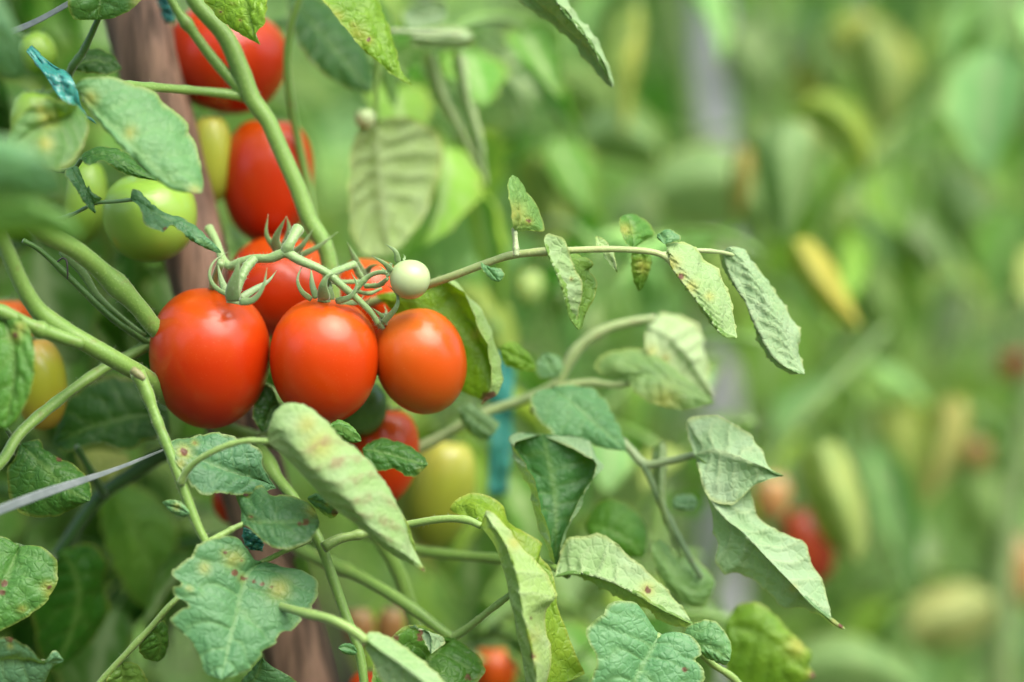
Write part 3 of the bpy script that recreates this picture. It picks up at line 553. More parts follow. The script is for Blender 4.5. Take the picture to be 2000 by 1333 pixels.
# leaves along the branch to the right
P2 = (0.112, 0.237, 0.051)
leaf(s13, (0.104, 0.242, 0.068), ('1004,450 1014,425 1010,385 1000,342', [-10, -8, -4]), [('1000,440 995,400 990,360', [-22, -18, -10])], [('1018,452 1034,450 1058,453 1060,440 1050,408 1030,380 1014,352', [-6, 6, 6, 2])], show='u', nv=5, vein=2, puff=2, spots=[(1003, 420, 22, 'y'), (1032, 432, 8, 'yb')], n=40, seed=30)
leaf(s13, P2, ('1064,478 1070,500 1087,537 1099,573 1107,608 1118,632 1130,645', [-16, -20, -20, -12]), [('1066,458 1085,459 1104,470 1115,500 1131,537 1140,557 1137,588 1129,620', [-14, -16, -16, -12])], [('1085,490 1120,520 1130,560 1128,610', [-4, 0, -4]), ('1090,485 1128,500 1148,506 1157,518 1149,527 1163,548 1165,562 1154,592 1141,616 1137,638', [4, 4, 0])], show='l', nv=8, vein=3, puff=4, spots=[(1116, 545, 4, 'yb'), (1090, 570, 6, 'y')], n=60, seed=31)
leaf(s13, (0.12, 0.242, 0.0425), ('1165,488 1178,480 1196,500 1207,533', [-6, -6, -4]), [('1164,462 1182,468 1200,494', [-4, -2])], [('1172,484 1190,514', [-10, -8])], show='l', nv=4, vein=1.5, n=30, seed=32)
leaf(s13, (0.064, 0.198, 0.034), ('1236,486 1232,462 1228,440 1216,422', [10, 14, 18]), [('1222,478 1210,450 1208,430', [4, 8])], [('1262,470 1277,458 1272,446 1254,428 1234,419', [22, 28, 22])], nv=4, vein=2, spots=[(1220, 450, 14, 'y')], n=40, seed=33)
leaf(s13, (0.08, 0.209, 0.0298), ('1250,490 1256,520 1246,570', [14, 18, 20]), [('1234,492 1234,540', [12, 16])], [('1268,496 1271,516 1256,556', [20, 22])], nv=5, vein=2, spots=[(1255, 520, 16, 'y')], n=36, seed=34)
leaf(s13, P2, ('1306,506 1312,526 1340,562 1376,610 1410,655 1438,661', [-14, -18, -18, -14]), [('1308,510 1322,546 1348,580 1372,616 1398,650', [-8, -6, -8])], [('1305,490 1330,510 1365,550 1400,600 1425,645', [-14, -16, -16, -12]), ('1300,474 1322,470 1350,474 1372,490 1378,504 1403,522 1416,548 1428,572 1436,612 1441,652', [-4, 0, -2, -8])], show='l', nv=9, vein=4, puff=3, slope=.75, spots=[(1312, 515, 18, 'y'), (1330, 540, 12, 'yb'), (1350, 560, 14, 'y'), (1385, 580, 10, 'y')], n=64, seed=35)
leaf(s13, (0.0946, 0.242, 0.115), ('1300,478 1296,465 1290,456', [-8, -4]), [('1284,466 1288,456', [-2])], [('1330,468 1320,455 1304,448', [-6, -4])], nv=3, vein=1, n=24, seed=36)
leaf(s13b, (0.107, 0.231, 0.0978), ('1412,492 1424,540 1448,580 1476,640 1506,694 1545,724 1573,733', [10, 6, 4, 6]), [('1402,500 1412,532 1424,552 1448,584 1464,624 1478,672 1508,714 1540,732', [14, 16, 12])], [('1425,482 1460,515 1500,575 1535,640 1556,700', [8, 6, 6, 8]), ('1436,480 1460,490 1484,522 1508,552 1532,588 1552,620 1567,652 1564,676 1572,716', [16, 22, 16])], show='l', nv=8, vein=4.5, puff=3, slope=.75, n=60, seed=37)
leaf(s13, (0.112, 0.286, 0.138), ('938,513 955,530 974,551', [-8, -10]), [('942,528 960,548', [-10])], [('950,526 974,524 985,534 982,545', [-8, -10])], nv=3, vein=1, n=24, seed=38)
# blurred branch below it
leaf(s14, (.22, .34, .16), ('1262,640 1300,650 1340,690 1370,735 1396,784', [74, 68, 68, 76]), [('1262,680 1300,722 1350,765', [66, 66])], [('1275,618 1300,608 1340,614 1370,640 1386,680 1391,740', [80, 88, 84])], show='l', nv=6, vein=7, puff=5, spots=[(1270, 690, 16, 'y'), (1300, 700, 10, 'yb')], seed=40)
leaf(s14, (.17, .31, .12), ('1230,744 1270,735 1320,755 1396,790', [60, 58, 60]), [('1195,740 1165,722 1168,703 1190,690 1230,685 1275,692 1335,740', [66, 72, 66])], [('1240,768 1280,792 1340,802', [54, 56])], nv=5, vein=4, spots=[(1300, 790, 30, 'y')], seed=41)
leaf(s14, (0.128, 0.286, 0.017), ('1046,716 1010,700 974,680', [44, 42]), [('1030,690 1000,668', [46])], [('1040,726 1010,722 984,712', [42, 42])], nv=4, n=36, seed=42)
leaf(s14, (0.129, 0.286, 0.149), ('1090,740 1076,722 1062,690', [66, 62]), [('1052,738 1046,710', [60])], [('1100,716 1086,696', [68])], nv=3, n=30, seed=43)
leaf(s14, (0.103, 0.275, 0.127), ('1075,760 1120,790 1170,835 1223,882', [50, 40, 42]), [('1045,768 1034,785 1050,820 1075,848 1100,858 1135,862 1180,876', [44, 36, 40])], [('1110,754 1160,764 1190,800 1214,850', [54, 52, 46])], nv=6, vein=4, teeth=4, seed=44)
leaf(s14, (0.138, 0.275, 0.138), ('900,796 925,820 965,848', [62, 60]), [('893,805 912,842 945,860', [60, 62])], [('920,790 945,808 974,828', [66, 64])], nv=4, n=36, seed=45)
leaf(s14, (0.036, 0.138, 0.0425), ('1060,848 1075,920 1085,1000 1084,1108', [34, 32, 28, 22]), [('1025,845 1000,855 1018,890 1038,930 1052,980 1066,1040 1078,1090', [36, 36, 28, 20]), ('1010,846 990,856 996,886 1007,920 1029,958 1034,996 1050,1038 1068,1082', [32, 20, 16, 14]), ('1006,862 1010,886 1026,912 1044,946 1048,970 1064,1024 1078,1078', [22, 6, 6, 10])],
     [('1110,850 1148,866 1160,893 1160,925 1138,964 1116,1012 1098,1062', [36, 36, 28]), ('1120,850 1150,866 1170,890 1182,916 1160,940 1150,965 1130,1008 1108,1050 1094,1096', [34, 26, 20, 18]), ('1158,896 1166,920 1154,944 1140,966 1122,1006 1102,1048', [24, 14, 14])], nv=6, vein=3, puff=3, n=70, k=7, seed=46)
leaf(s10b, (.15, .28, .03), ('938,1028 965,1065 985,1120 998,1180 1010,1240 1030,1340', [-14, -20, -24, -24]), [('950,1020 985,1065 1010,1130 1024,1200 1040,1270 1050,1340', [-26, -36, -38, -34]), ('945,1003 955,998 975,1010 1008,1050 1030,1075 1062,1108 1088,1150 1092,1168 1070,1190 1072,1240 1080,1290 1066,1340', [-26, -20, -14, -16])], 
     [('920,1018 930,990 955,1010 1000,1070 1040,1150 1070,1230 1080,1340', [-2, 4, 0]), ('890,1004 880,990 905,968 931,966 956,974 978,991 984,1012 1000,1030 1040,1050 1058,1060 1050,1082 1078,1120 1088,1190 1105,1230 1128,1290 1134,1325', [4, 12, 8, 6])], show='u', nv=7, vein=3.4, puff=3, spots=[(1040, 1282, 12, 'yb'), (1038, 1206, 5, 'b'), (1005, 1060, 14, 'y'), (1034, 1240, 18, 'y')], n=80, seed=47)
leaf(s12, (0.124, 0.253, 0.0765), ('1084,1127 1140,1123 1210,1145 1280,1185 1356,1222', [12, 4, -2, 4]), [('1090,1090 1105,1050 1139,1046 1173,1040 1203,1059 1232,1085 1262,1110 1296,1140 1317,1165 1339,1191', [16, 14, 8, 6])], [('1113,1127 1147,1137 1186,1162 1220,1180 1250,1190 1275,1206 1296,1222 1330,1228', [14, 14, 10])], show='l', nv=7, vein=5, puff=6, spots=[(1265, 1152, 16, 'yb'), (1262, 1192, 18, 'y')], n=64, seed=48)
leaf(plant, (0.103, 0.275, 0.138), ('1288,1240 1270,1275 1240,1330 1220,1400', [-6, -14, -16]), [('1266,1216 1254,1200 1241,1178 1211,1174 1186,1182 1177,1200 1156,1216 1143,1240 1156,1268 1165,1289 1160,1312 1150,1345 1170,1385', [-4, -14, -18, -18])], [('1300,1243 1317,1236 1347,1242 1368,1263 1369,1280 1359,1290 1376,1314 1366,1340 1300,1390', [-4, -10, -14])], nv=5, vein=3, puff=7, teeth=3, tn=10, n=80, k=12, pj=.4, spots=[(1340, 1308, 8, 'b')], seed=49)
leaf(plant, (0.103, 0.264, 0.115), ('1340,1262 1380,1262 1426,1290', [0, -6, -6]), [('1335,1236 1360,1216 1390,1212 1411,1229 1428,1259', [2, -2, -4])], [('1360,1272 1394,1291 1418,1298', [-2, -4])], nv=4, vein=2.5, n=40, seed=50)
# large pale leaf pointing down to the right
leaf(s15, (0.112, 0.237, 0.115), ('7: 1190,205 1225,290 1255,400 1330,500 1420,570 1530,690 1640,800 1740,910 1885,1012', [24, 14, 8, 4, 6]), 
     [('7: 1215,230 1330,300 1440,345 1465,420 1482,480 1560,540 1640,580 1712,618 1730,700 1782,780 1812,880 1830,960', [20, 20, 16, 16, 10])],
     [('7: 1200,260 1222,330 1262,480 1272,560 1290,620 1280,680 1300,730 1332,772 1382,760 1450,790 1540,862 1600,922 1680,920 1760,950 1822,992', [30, 24, 22, 16])], show='l', nv=8, vein=3.6, puff=7, slope=.12, n=90, k=13, pj=.7, spots=[(1548, 1150, 9, 'y'), (1642, 1222, 10, 'yb'), (1628, 1215, 8, 'y')], seed=51)
leaf(s15, (0.112, 0.237, 0.115), ('7: 1192,208 1300,190 1450,240 1602,306', [26, 14, 10, 12]), [('7: 1160,130 1150,50 1220,20 1285,15 1340,40 1400,80 1460,110 1480,150 1510,190 1540,260', [30, 30, 22, 16])], [('7: 1210,280 1250,400 1360,440 1462,360 1530,326', [18, 14, 14, 12])], show='l', nv=5, vein=4, puff=6, teeth=3, seed=91)
leaf(s15, (0.12, 0.264, 0.0255), ('7: 1330,1000 1450,1020 1560,1080 1745,1232', [62, 56, 60]), [('7: 1370,930 1400,900 1460,890 1530,920 1600,1000 1700,1090 1722,1130 1700,1190', [66, 62, 62])], [('7: 1330,1100 1350,1250 1450,1330 1600,1290', [60, 62, 62])], nv=5, vein=4, spots=[(1590, 1318, 16, 'yb'), (1560, 1260, 24, 'y')], seed=52)
leaf(s12, (0.056, 0.187, 0.0213), ('7: 690,540 760,540 880,600 960,680', [66, 60, 62]), [('7: 740,440 800,408 870,430 940,490 972,560', [70, 68])], [('7: 720,600 820,650 900,680', [62, 62])], nv=5, n=40, seed=53)
leaf(s15, (.2, .32, .15), ('7: 1030,160 1030,300 1045,450 1130,690', [46, 44, 50]), [('7: 995,180 990,300 1020,450 1080,600', [52, 52])], [('7: 1060,150 1072,250 1062,400 1110,590', [52, 52])], show='l', nv=6, seed=54)
leaf(s15, (.16, .32, .12), ('7: 1000,610 1080,740 1180,840 1290,800', [52, 50, 54]), [('7: 1040,600 1100,680 1160,670 1250,740', [60, 60])], [('7: 990,660 1050,800 1160,900 1240,900', [50, 54])], nv=5, seed=55)
leaf(s15, (0.112, 0.242, 0.138), ('7: 1090,420 1140,450 1210,430', [50, 52]), [('7: 1110,400 1180,395', [56])], [('7: 1100,460 1180,470', [50])], nv=3, n=30, seed=56)
leaf(s14, (0.036, 0.132, 0.0298), ('707,878 750,885 800,900 836,908', [16, 14, 12]), [('720,868 740,859 765,861 803,875 828,896', [20, 18])], [('715,900 740,921 770,917 794,931 815,929', [14, 12])], nv=5, vein=2.5, teeth=3, spots=[(822, 924, 9, 'y')], n=46, seed=57)
leaf(s10, (0.028, 0.099, 0.0255), ('545,790 530,800 512,845', [22, 20]), [('530,758 510,756 492,807 500,830', [22, 18])], [('554,789 535,812 522,830', [24, 22])], nv=4, n=36, seed=58)
leaf(s10, (0.072, 0.209, 0.051), ('640,838 665,836 706,862', [-10, -8]), [('660,822 690,838', [-6])], [('640,850 680,862', [-4])], nv=3, n=24, seed=59)
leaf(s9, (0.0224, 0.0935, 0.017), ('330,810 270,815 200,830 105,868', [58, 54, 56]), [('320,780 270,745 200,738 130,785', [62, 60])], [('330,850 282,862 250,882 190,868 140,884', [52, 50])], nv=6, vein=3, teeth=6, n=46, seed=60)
leaf(s11b, (0.056, 0.176, 0.0298), ('884,1247 850,1275 820,1310 790,1380', [20, 6, -4]), [('865,1241 836,1228 811,1220 782,1228 757,1249 730,1290 730,1350', [14, 0, -6])], [('906,1261 936,1286 947,1311 938,1328 910,1360', [18, 10, 4])], nv=5, vein=4, puff=6, teeth=3, spots=[(820, 1245, 10, 'b'), (772, 1246, 9, 'b'), (915, 1325, 9, 'b')], n=60, seed=61)
leaf(s11b, (0.12, 0.242, 0.138), ('800,1224 838,1236 842,1278', [-4, -10, -12]), [('815,1222 826,1250', [-8])], [('862,1240 868,1258', [-2])], show='l', nv=4, n=30, vein=1.5, spots=[(822, 1236, 7, 'b')], seed=62)
leaf(s17, (0.1, 0.242, 0.068), ('714,1250 750,1276 800,1310 870,1370', [-44, -50, -52]), [('725,1232 772,1248 822,1284 874,1336', [-38, -36, -40])], [('712,1268 730,1302 746,1336 780,1390', [-40, -40])], show='l', nv=6, vein=3, puff=5, n=46, seed=63)
leaf(s10, (0.0731, 0.209, 0.103), ('600,972 630,985 662,1002', [-10, -12]), [('612,985 634,1005 650,1012', [-8])], [('616,963 633,967 650,983', [-12])], nv=4, vein=1.5, spots=[(655, 1002, 9, 'b'), (640, 985, 5, 'y')], n=30, seed=64)
leaf(s6, (0.12, 0.308, 0.149), ('372,1003 350,992 317,981', [-22, -20]), [('360,1010 335,1002', [-20])], [('362,988 346,977 328,976', [-22])], nv=4, vein=1.5, spots=[(345, 990, 8, 'y')], n=30, seed=65)
leaf(s10, (0.112, 0.297, 0.138), ('698,1274 680,1266 660,1266', [-6, -8]), [('690,1260 672,1258', [-6])], [('690,1280 672,1277', [-6])], nv=3, vein=1, n=24, seed=66)
leaf(s10, (0.0688, 0.198, 0.092), ('480,1345 500,1320 512,1284', [4, 0]), [('470,1330 487,1312', [2])], [('575,1340 570,1324 533,1303', [4, 2])], nv=4, teeth=2, n=36, seed=67)
# dark, mid-green and yellowish leaves low at the left
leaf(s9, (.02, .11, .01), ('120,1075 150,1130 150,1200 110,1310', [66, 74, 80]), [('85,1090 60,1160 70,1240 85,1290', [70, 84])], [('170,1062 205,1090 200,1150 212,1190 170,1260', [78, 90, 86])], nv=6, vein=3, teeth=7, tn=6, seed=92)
leaf(s9, (.11, .28, .04), ('215,960 260,1030 290,1100 300,1200', [112, 118, 122]), [('195,1000 215,1090 260,1170', [116, 120])], [('260,950 330,1000 345,1090 330,1160', [126, 130])], nv=6, vein=3, teeth=7, tn=6, seed=93)
leaf(s9, (.26, .34, .10), ('150,885 190,915 250,930', [112, 116]), [('160,940 210,955', [116])], [('190,878 250,890', [122])], nv=4, n=30, seed=94)
leaf(s10, (.10, .26, .05), ('600,1090 560,1130 545,1180 560,1240', [70, 76, 80]), [('560,1085 525,1130 520,1200', [76, 84])], [('610,1130 605,1190 580,1230', [72, 80])], nv=5, n=36, seed=95)
# soft leaves close to the lens at the left edge
leaf(plant, (0.103, 0.275, 0.138), ('-120,330 0,320 70,335 128,372', [-170, -185, -180]), [('-80,270 0,268 60,290 110,330', [-176, -184])], [('-80,390 0,392 90,386', [-168, -178])], nv=5, vein=4, seed=70)
leaf(plant, (0.12, 0.308, 0.0765), ('-90,440 0,420 80,425 165,470', [-160, -172, -165]), [('-60,400 40,388 130,420', [-168, -168])], [('-60,480 40,455 120,462', [-158, -162])], nv=5, vein=4, seed=71)
leaf(plant, (0.0731, 0.198, 0.103), ('-110,-40 -40,20 10,80 48,140', [-140, -150, -140]), [('-120,60 -60,120 20,150', [-136, -140])], [('-40,-50 10,10 44,90', [-146, -144])], nv=5, vein=4, seed=72)
leaf(s3, (0.068, 0.176, 0.051), ('150,206 110,228 60,258 10,300', [-40, -64, -74]), [('140,200 90,192 40,225 15,270', [-60, -70])], [('172,240 160,290 120,332 60,318', [-50, -62, -70])], nv=6, vein=4, spots=[(95, 235, 18, 'y'), (90, 280, 14, 'y'), (80, 215, 10, 'y')], sick=.6, seed=73)
leaf(s5, (0.072, 0.22, 0.0382), ('-20,590 20,650 30,730 10,840', [-30, -42, -44]), [('-60,620 -60,740 -30,820', [-34, -42])], [('20,600 56,640 70,690 62,760 34,818', [-34, -44, -44])], nv=6, vein=5, spots=[(30, 655, 12, 'yb'), (40, 640, 12, 'y')], seed=74)
leaf(plant, (0.028, 0.099, 0.0213), ('140,134 180,120 238,136', [24, 30]), [('165,98 215,106', [34])], [('160,142 210,147', [24])], nv=4, n=30, seed=75)

# ---------------------------------------------------------------- plastic ties and straps
def ribbon(name, label, a, b, m, thick=.0006, cat='plant tie'):
    """a thin crumpled plastic strip between two edges"""
    A_, B_ = crom(curve3(pts(a[0]), a[1]), 30), crom(curve3(pts(b[0]), b[1]), 30); rr = np.random.RandomState(len(label)); V = np.zeros((30, 9, 3))
    ph = rr.uniform(0, 6, 4)
    for j in range(9):
        t = j / 8; V[:, j] = A_ * (1 - t) + B_ * t
        V[:, j, 2] += 8 * np.sin(np.linspace(0, 15, 30) + ph[0] + 6 * t) * np.sin(ph[1] + 9 * t) + 3 * rr.randn(30) if m is TEAL else 0
    o = link(name, mesh(name, world(V.reshape(-1, 3)), grid_faces(30, 9)), m)
    sm = o.modifiers.new('thickness', 'SOLIDIFY'); sm.thickness = thick
    return tag(o, label, cat)
ribbon('plant_tie', 'crumpled teal plastic tie beside the large leaf, upper corner', ('1: 150,300 200,360 260,440 340,560 420,640', [-10, -22, -26]), ('1: 180,270 300,370 380,420 440,500 480,640 560,720', [-6, -14, -22, -10]), TEAL)
ribbon('plant_tie', 'small teal plastic tie at the very top between stake and stem', ('1: 905,-30 930,60 960,140', [60, 58]), ('1: 960,-30 1000,60 1010,120', [56, 52]), TEAL)
ribbon('plant_tie', 'blurred teal plastic strip hanging behind the tomatoes', ('965,690 958,780 955,880 952,968', [140, 142, 144]), ('1004,690 1002,780 998,880 990,968', [140, 144, 146]), TEAL)
ribbon('plant_tie', 'dark teal plastic tie half hidden under the lobed leaf', ('6: 60,600 60,660 90,710', [4, 6]), ('6: 150,640 155,680 150,715', [4, 6]), TEAL)
ribbon('grey_strap', 'thin grey plastic strap slanting across the lower corner leaf', ('-70,1012 0,987 92,953 216,916 323,876', [-56, -42, -24, -6]), ('-70,1036 0,1006 92,971 216,925 323,880', [-56, -42, -24, -6]), GREY, cat='strap')
ribbon('grey_strap', 'short grey strap leading out of the upper corner', ('-30,72 55,43 132,2 200,-40', [10, 6, 10]), ('-26,86 58,54 136,12 205,-28', [10, 6, 10]), GREY, cat='strap')

# ---------------------------------------------------------------- leaves that are copies of a few shapes
def proto(name, L=.07, w=.42, curl=.3, droop=.4, roll=0, n=13, m=9, seed=0, lobes=3.5, depth_=.22):
    """a tomato leaflet growing along +Y from its stalk, upper face +Z; curl rolls the halves up, droop bends the tip down"""
    rr = np.random.RandomState(seed); u = np.linspace(0, 1, n); V = []
    marks = []
    for i, t in enumerate(u):
        a = droop * t; y = L * (math.sin(a) / droop if droop else t); z = -L * ((1 - math.cos(a)) / droop if droop else 0)
        prof = (math.sin(math.pi * t ** .72) ** .85) * (1 - depth_ * ((t * lobes + .3) % 1)) if 0 < t < 1 else 0
        for j in range(m):
            v = (j / (m - 1)) * 2 - 1; ar = abs(v) * w * L * prof
            th = curl * abs(v) * 2.2; s = ar * (math.sin(th) / th if th > 1e-4 else 1); h = ar * ((1 - math.cos(th)) / th if th > 1e-4 else 0)
            h += .02 * L * math.sin(t * 17 + abs(v) * 5 + seed) * abs(v) + .01 * L * rr.randn() * (abs(v) > .1)
            x = math.copysign(s, v); x, h = x * math.cos(roll * t) - h * math.sin(roll * t), x * math.sin(roll * t) + h * math.cos(roll * t)
            V.append((x, y - h * math.sin(a) * .0, z + h)); f = (5 * (t - .22 * abs(v))) % 1
            marks.append((max(math.exp(-(v / .1) ** 2), .6 * math.exp(-(min(f, 1 - f) / .12) ** 2)), 0, 0, 1.0 * (abs(v) > .99)))
    F = [f for f in grid_faces(n, m, flip=False)]
    F = [f[::-1] for f in F]
    k = len(V); C = np.array([(0, -.022, -.004), (0, -.010, -.001), (0, .006, 0)]); TV, TF = tube_data(C, .0011, 5, cap=False)
    V += [tuple(p) for p in TV]; F += [tuple(q + k for q in f) for f in TF]; marks += [(.6, 0, 0, 0)] * len(TV)
    me = mesh(name, V, F); attr(me, marks); me.materials.append(LEAF_FAR); me.polygons.foreach_set('use_smooth', [True] * len(me.polygons)); return me
PROTO = [proto('leaflet', .075, .40, .25, .5, 0, seed=1), proto('leaflet', .085, .36, .55, .9, .4, seed=2), proto('leaflet', .07, .45, .12, .3, -.2, seed=3), proto('leaflet', .09, .30, .9, .8, .2, seed=4),
         proto('leaflet', .065, .48, .3, .7, 0, seed=5, lobes=4.5), proto('leaflet', .08, .33, 1.15, .5, -.5, seed=6), proto('leaflet', .10, .42, .4, 1.1, .2, seed=7, lobes=4.5, depth_=.3)]
TINTS = [(.08, .25, .02), (.12, .32, .05), (.025, .13, .008), (.17, .34, .04), (.21, .40, .17), (.14, .34, .12), (.24, .38, .05), (.03, .17, .012), (.28, .44, .20), (.17, .37, .14)]
TINTS = [tuple(c * 1.14 for c in t) for t in TINTS]
YTINTS = [(.28, .33, .08), (.34, .35, .12), (.24, .31, .08)]
def place(parent, me, M, tint, sick=1.0, name='leaflet'):
    o = bpy.data.objects.new(name, me); COL.objects.link(o); o.parent = parent
    if parent: o.matrix_parent_inverse = PINV.get(parent.name, Matrix())
    o.matrix_basis = M; o.color = (*tint, sick); return o
def frame(pos, direction, up, scale=1.0):
    y = Vector(direction).normalized(); x = y.cross(Vector(up))
    if x.length < 1e-3: x = y.cross(Vector((1, 0, .1)))
    x.normalize(); z = x.cross(y)
    return Matrix.Translation(pos) @ Matrix((x, y, z)).transposed().to_4x4() @ Matrix.Scale(scale, 4)
def compound(parent, p0, d, length, rng, tints, yellow=.08, pairs=3, droop=1.0, big=1.0, stalk=(.15, .27, .05)):
    """a whole tomato leaf: an arching stalk (part) with its leaflets (sub-parts)"""
    d = Vector(d).normalized(); P_ = []; p = Vector(p0); dv = d.copy(); k = 10
    for i in range(k + 1):
        P_.append(p.copy()); p = p + dv * length / k; dv = (dv + Vector((0, 0, -.11 * droop))).normalized()
    V, F = tube_data([tuple(q) for q in P_], np.linspace(.0026, .0012, k + 1), 6, wide=(0, 0, 1.0))
    st_ = link('leaf_stalk', mesh('leaf_stalk', V, F), STEM, parent, stalk); PINV[st_.name] = Matrix()
    base = rng.choice(tints)
    def tint():
        if rng.random() < yellow: return rng.choice(YTINTS)
        f = rng.uniform(.8, 1.25); return tuple(c * f for c in base)
    sick = rng.choice([1, 1, 1, .8, .6])
    for i in range(pairs):
        q = P_[int(k * (.38 + .5 * i / max(pairs - 1, 1)))]; t = (P_[min(k, int(k * (.38 + .5 * i / max(pairs - 1, 1))) + 1)] - q).normalized(); side = t.cross(Vector((0, 0, 1))).normalized()
        for s in (-1, 1):
            if rng.random() < .08: continue
            dd = t * rng.uniform(.3, .8) + side * s + Vector((0, 0, rng.uniform(-.9, .1)))
            dd.normalize(); place(st_, rng.choice(PROTO), frame(q + dd * .02, dd, Vector((rng.uniform(-.5, .5), rng.uniform(-.5, .5), 1)), big * rng.uniform(.65, 1.05)), tint(), sick)
    t = (P_[-1] - P_[-2]).normalized(); dd = t + Vector((0, 0, -.4))
    place(st_, rng.choice(PROTO), frame(P_[-1] + dd.normalized() * .015, dd, (rng.uniform(-.4, .4), rng.uniform(-.4, .4), 1), big * rng.uniform(.95, 1.3)), tint(), sick)
    return st_
def side_plant(x, y, h, seed, label, leaves=16, tints=TINTS, yellow=.08, group=None, z0=.25, big=1.0):
    rng = random.Random(seed); root = empty('tomato_plant', (x, y, .06)); tag(root, label, 'tomato plant', group)
    n = 14; C = [(x + .025 * math.sin(i * .9 + seed), y + .025 * math.cos(i * .7 + seed), .04 + (h - .04) * i / n) for i in range(n + 1)]
    V, F = tube_data(crom(C, 40), np.linspace(.008, .004, 40), 8, wide=(0, 1, 0)); link('stem', mesh('stem', V, F), STEM, root, (.16, .25, .08))
    for i in range(leaves):
        t = z0 + (h - z0) * (i + rng.uniform(0, .8)) / leaves; j = min(n - 1, int((t - .04) / (h - .04) * n)); a = i * 2.4 + rng.uniform(-.5, .5)
        d = Vector((math.cos(a), math.sin(a), rng.uniform(.1, .7))); L = rng.uniform(.14, .25)
        e = Vector(C[j]) + d.normalized() * (L + .05)
        if e.y < 1.29 + max(0, -e.x) * .3: d.y *= -1
        compound(root, Vector(C[j]), d, L, rng, tints, yellow, rng.choice([2, 3, 3]), rng.uniform(.8, 1.7), big)
    return root

# more of the near plant: leaves behind the fruit, and an unseen crown added above for shade
rng = random.Random(11)
DK = [(.006, .07, .003), (.01, .10, .005), (.008, .09, .01), (.02, .13, .008)]  # very dark greens: the thicket's shade is put into the leaf colour
CI = CM.inverted()
def pix(p):
    v = CI @ Vector(p); d = -v.z; k = SENSOR / LENS / 2000 * d; return 1000 + v.x / k, 666.5 - v.y / k, (d - FOCUS) * 1000
def thicket(n, xr, yr, zr, ok, big, tints):
    """leaves of the near plant grown from its hidden side; ok() keeps their reach clear of the fruit"""
    made = 0
    for t in range(n * 20):
        x, y, dz = rng.uniform(*xr), rng.uniform(*yr), rng.uniform(*zr); a = rng.uniform(0, 6.28); p0 = at(x, y, dz)
        d = Vector((math.cos(a), .6 * math.sin(a), rng.uniform(-.2, .5))); L = rng.uniform(.08, .14)
        if not all(ok(*pix(p0 + d * e + Vector((0, 0, -f)))) for e in (0, L * .5, L, L + .06) for f in (0, .05, .1)): continue
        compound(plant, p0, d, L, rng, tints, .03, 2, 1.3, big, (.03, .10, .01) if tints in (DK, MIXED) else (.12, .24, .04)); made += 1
        if made == n: return
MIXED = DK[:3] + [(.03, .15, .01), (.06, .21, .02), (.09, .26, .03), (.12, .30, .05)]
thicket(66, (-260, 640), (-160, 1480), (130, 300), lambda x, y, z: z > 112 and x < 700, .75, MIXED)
thicket(12, (720, 1560), (470, 1000), (150, 280), lambda x, y, z: z > 135 and 700 < x < 1600, .7, TINTS)
thicket(12, (820, 1500), (960, 1500), (110, 230), lambda x, y, z: z > 92 and 800 < x < 1500 and y > 930, .68, TINTS)
thicket(5, (640, 1100), (20, 420), (150, 260), lambda x, y, z: z > 130 and 640 < x < 1250, .7, TINTS)
thicket(20, (-500, 600), (-1000, -250), (-40, 230), lambda x, y, z: y < -120, .85, DK)  # crown out of view, added to shade the left side
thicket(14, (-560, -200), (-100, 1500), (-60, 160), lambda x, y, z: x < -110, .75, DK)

# ---------------------------------------------------------------- plants of the rows behind
SHARED = 'blurred leafy tomato plant in the rows behind the ripe fruit'
GRP = 'tomato plants in the rows behind'
spots_ = [(.33, 1.50, 1.5), (.10, 1.56, 1.45), (-.22, 1.60, 1.5), (.52, 1.68, 1.55), (.20, 1.80, 1.5), (-.5, 1.75, 1.5), (.78, 1.75, 1.5), (-.02, 1.95, 1.55), (.42, 2.0, 1.6), (.68, 2.25, 1.6), (.15, 2.3, 1.6), (.95, 2.2, 1.6), (-.3, 2.2, 1.6), (.40, 2.6, 1.6)]
for i, (x, y, h) in enumerate(spots_):
    side_plant(x, y, h, 100 + i, SHARED, 22 if i < 9 else 15, TINTS, .10 if x > .2 else .04, GRP, z0=.35, big=.85)
def far_mass(name, label, y0, xs, seed, h=1.7):
    """rows too far and soft to tell apart: leaves and stems joined as one mass"""
    rr = np.random.RandomState(seed); base = proto('far', .16, .42, .3, .6, 0, n=6, m=5, seed=seed); bv = np.array([v.co[:] for v in base.vertices]); bf = [tuple(p.vertices) for p in base.polygons]
    V, F, A_ = [], [], []
    nv_ = len(bv); cnt = 0
    for x in xs:
        for k in range(150):
            p = np.array([x + rr.randn() * .16, y0 + .42 * x * .3 + rr.randn() * .14, rr.uniform(.1, h)])
            d = Vector((rr.randn(), rr.randn(), rr.uniform(-1.4, .2))); M = np.array(frame((0, 0, 0), d, (rr.randn() * .4, rr.randn() * .4, 1), rr.uniform(.6, 1.1)))[:3, :3]
            V.append(bv @ M.T + p); F += [tuple(q + cnt for q in f) for f in bf]; cnt += nv_; A_.append(np.tile((.2, float(rr.rand() < .1) * .8, 0, 0), (nv_, 1)))
    me = mesh(name, np.vstack(V), F); attr(me, np.vstack(A_)); return tag(link(name, me, LEAF_FAR, None, (.22, .42, .11)), label, 'foliage', kind='stuff')
far_mass('far_foliage', 'soft green mass of tomato foliage in the third row', 3.4, np.arange(-1.6, 2.0, .28), 5)
far_mass('far_foliage', 'soft green mass of tomato foliage in the farthest row', 4.7, np.arange(-2.6, 3.0, .34), 6, 1.9)
far_mass('garden_foliage', 'tomato row on the near side of the path', -1.15, np.arange(-2.2, 2.3, .26), 7, 1.75)  # out of view, added to cut fill light and darken the fruit's reflections

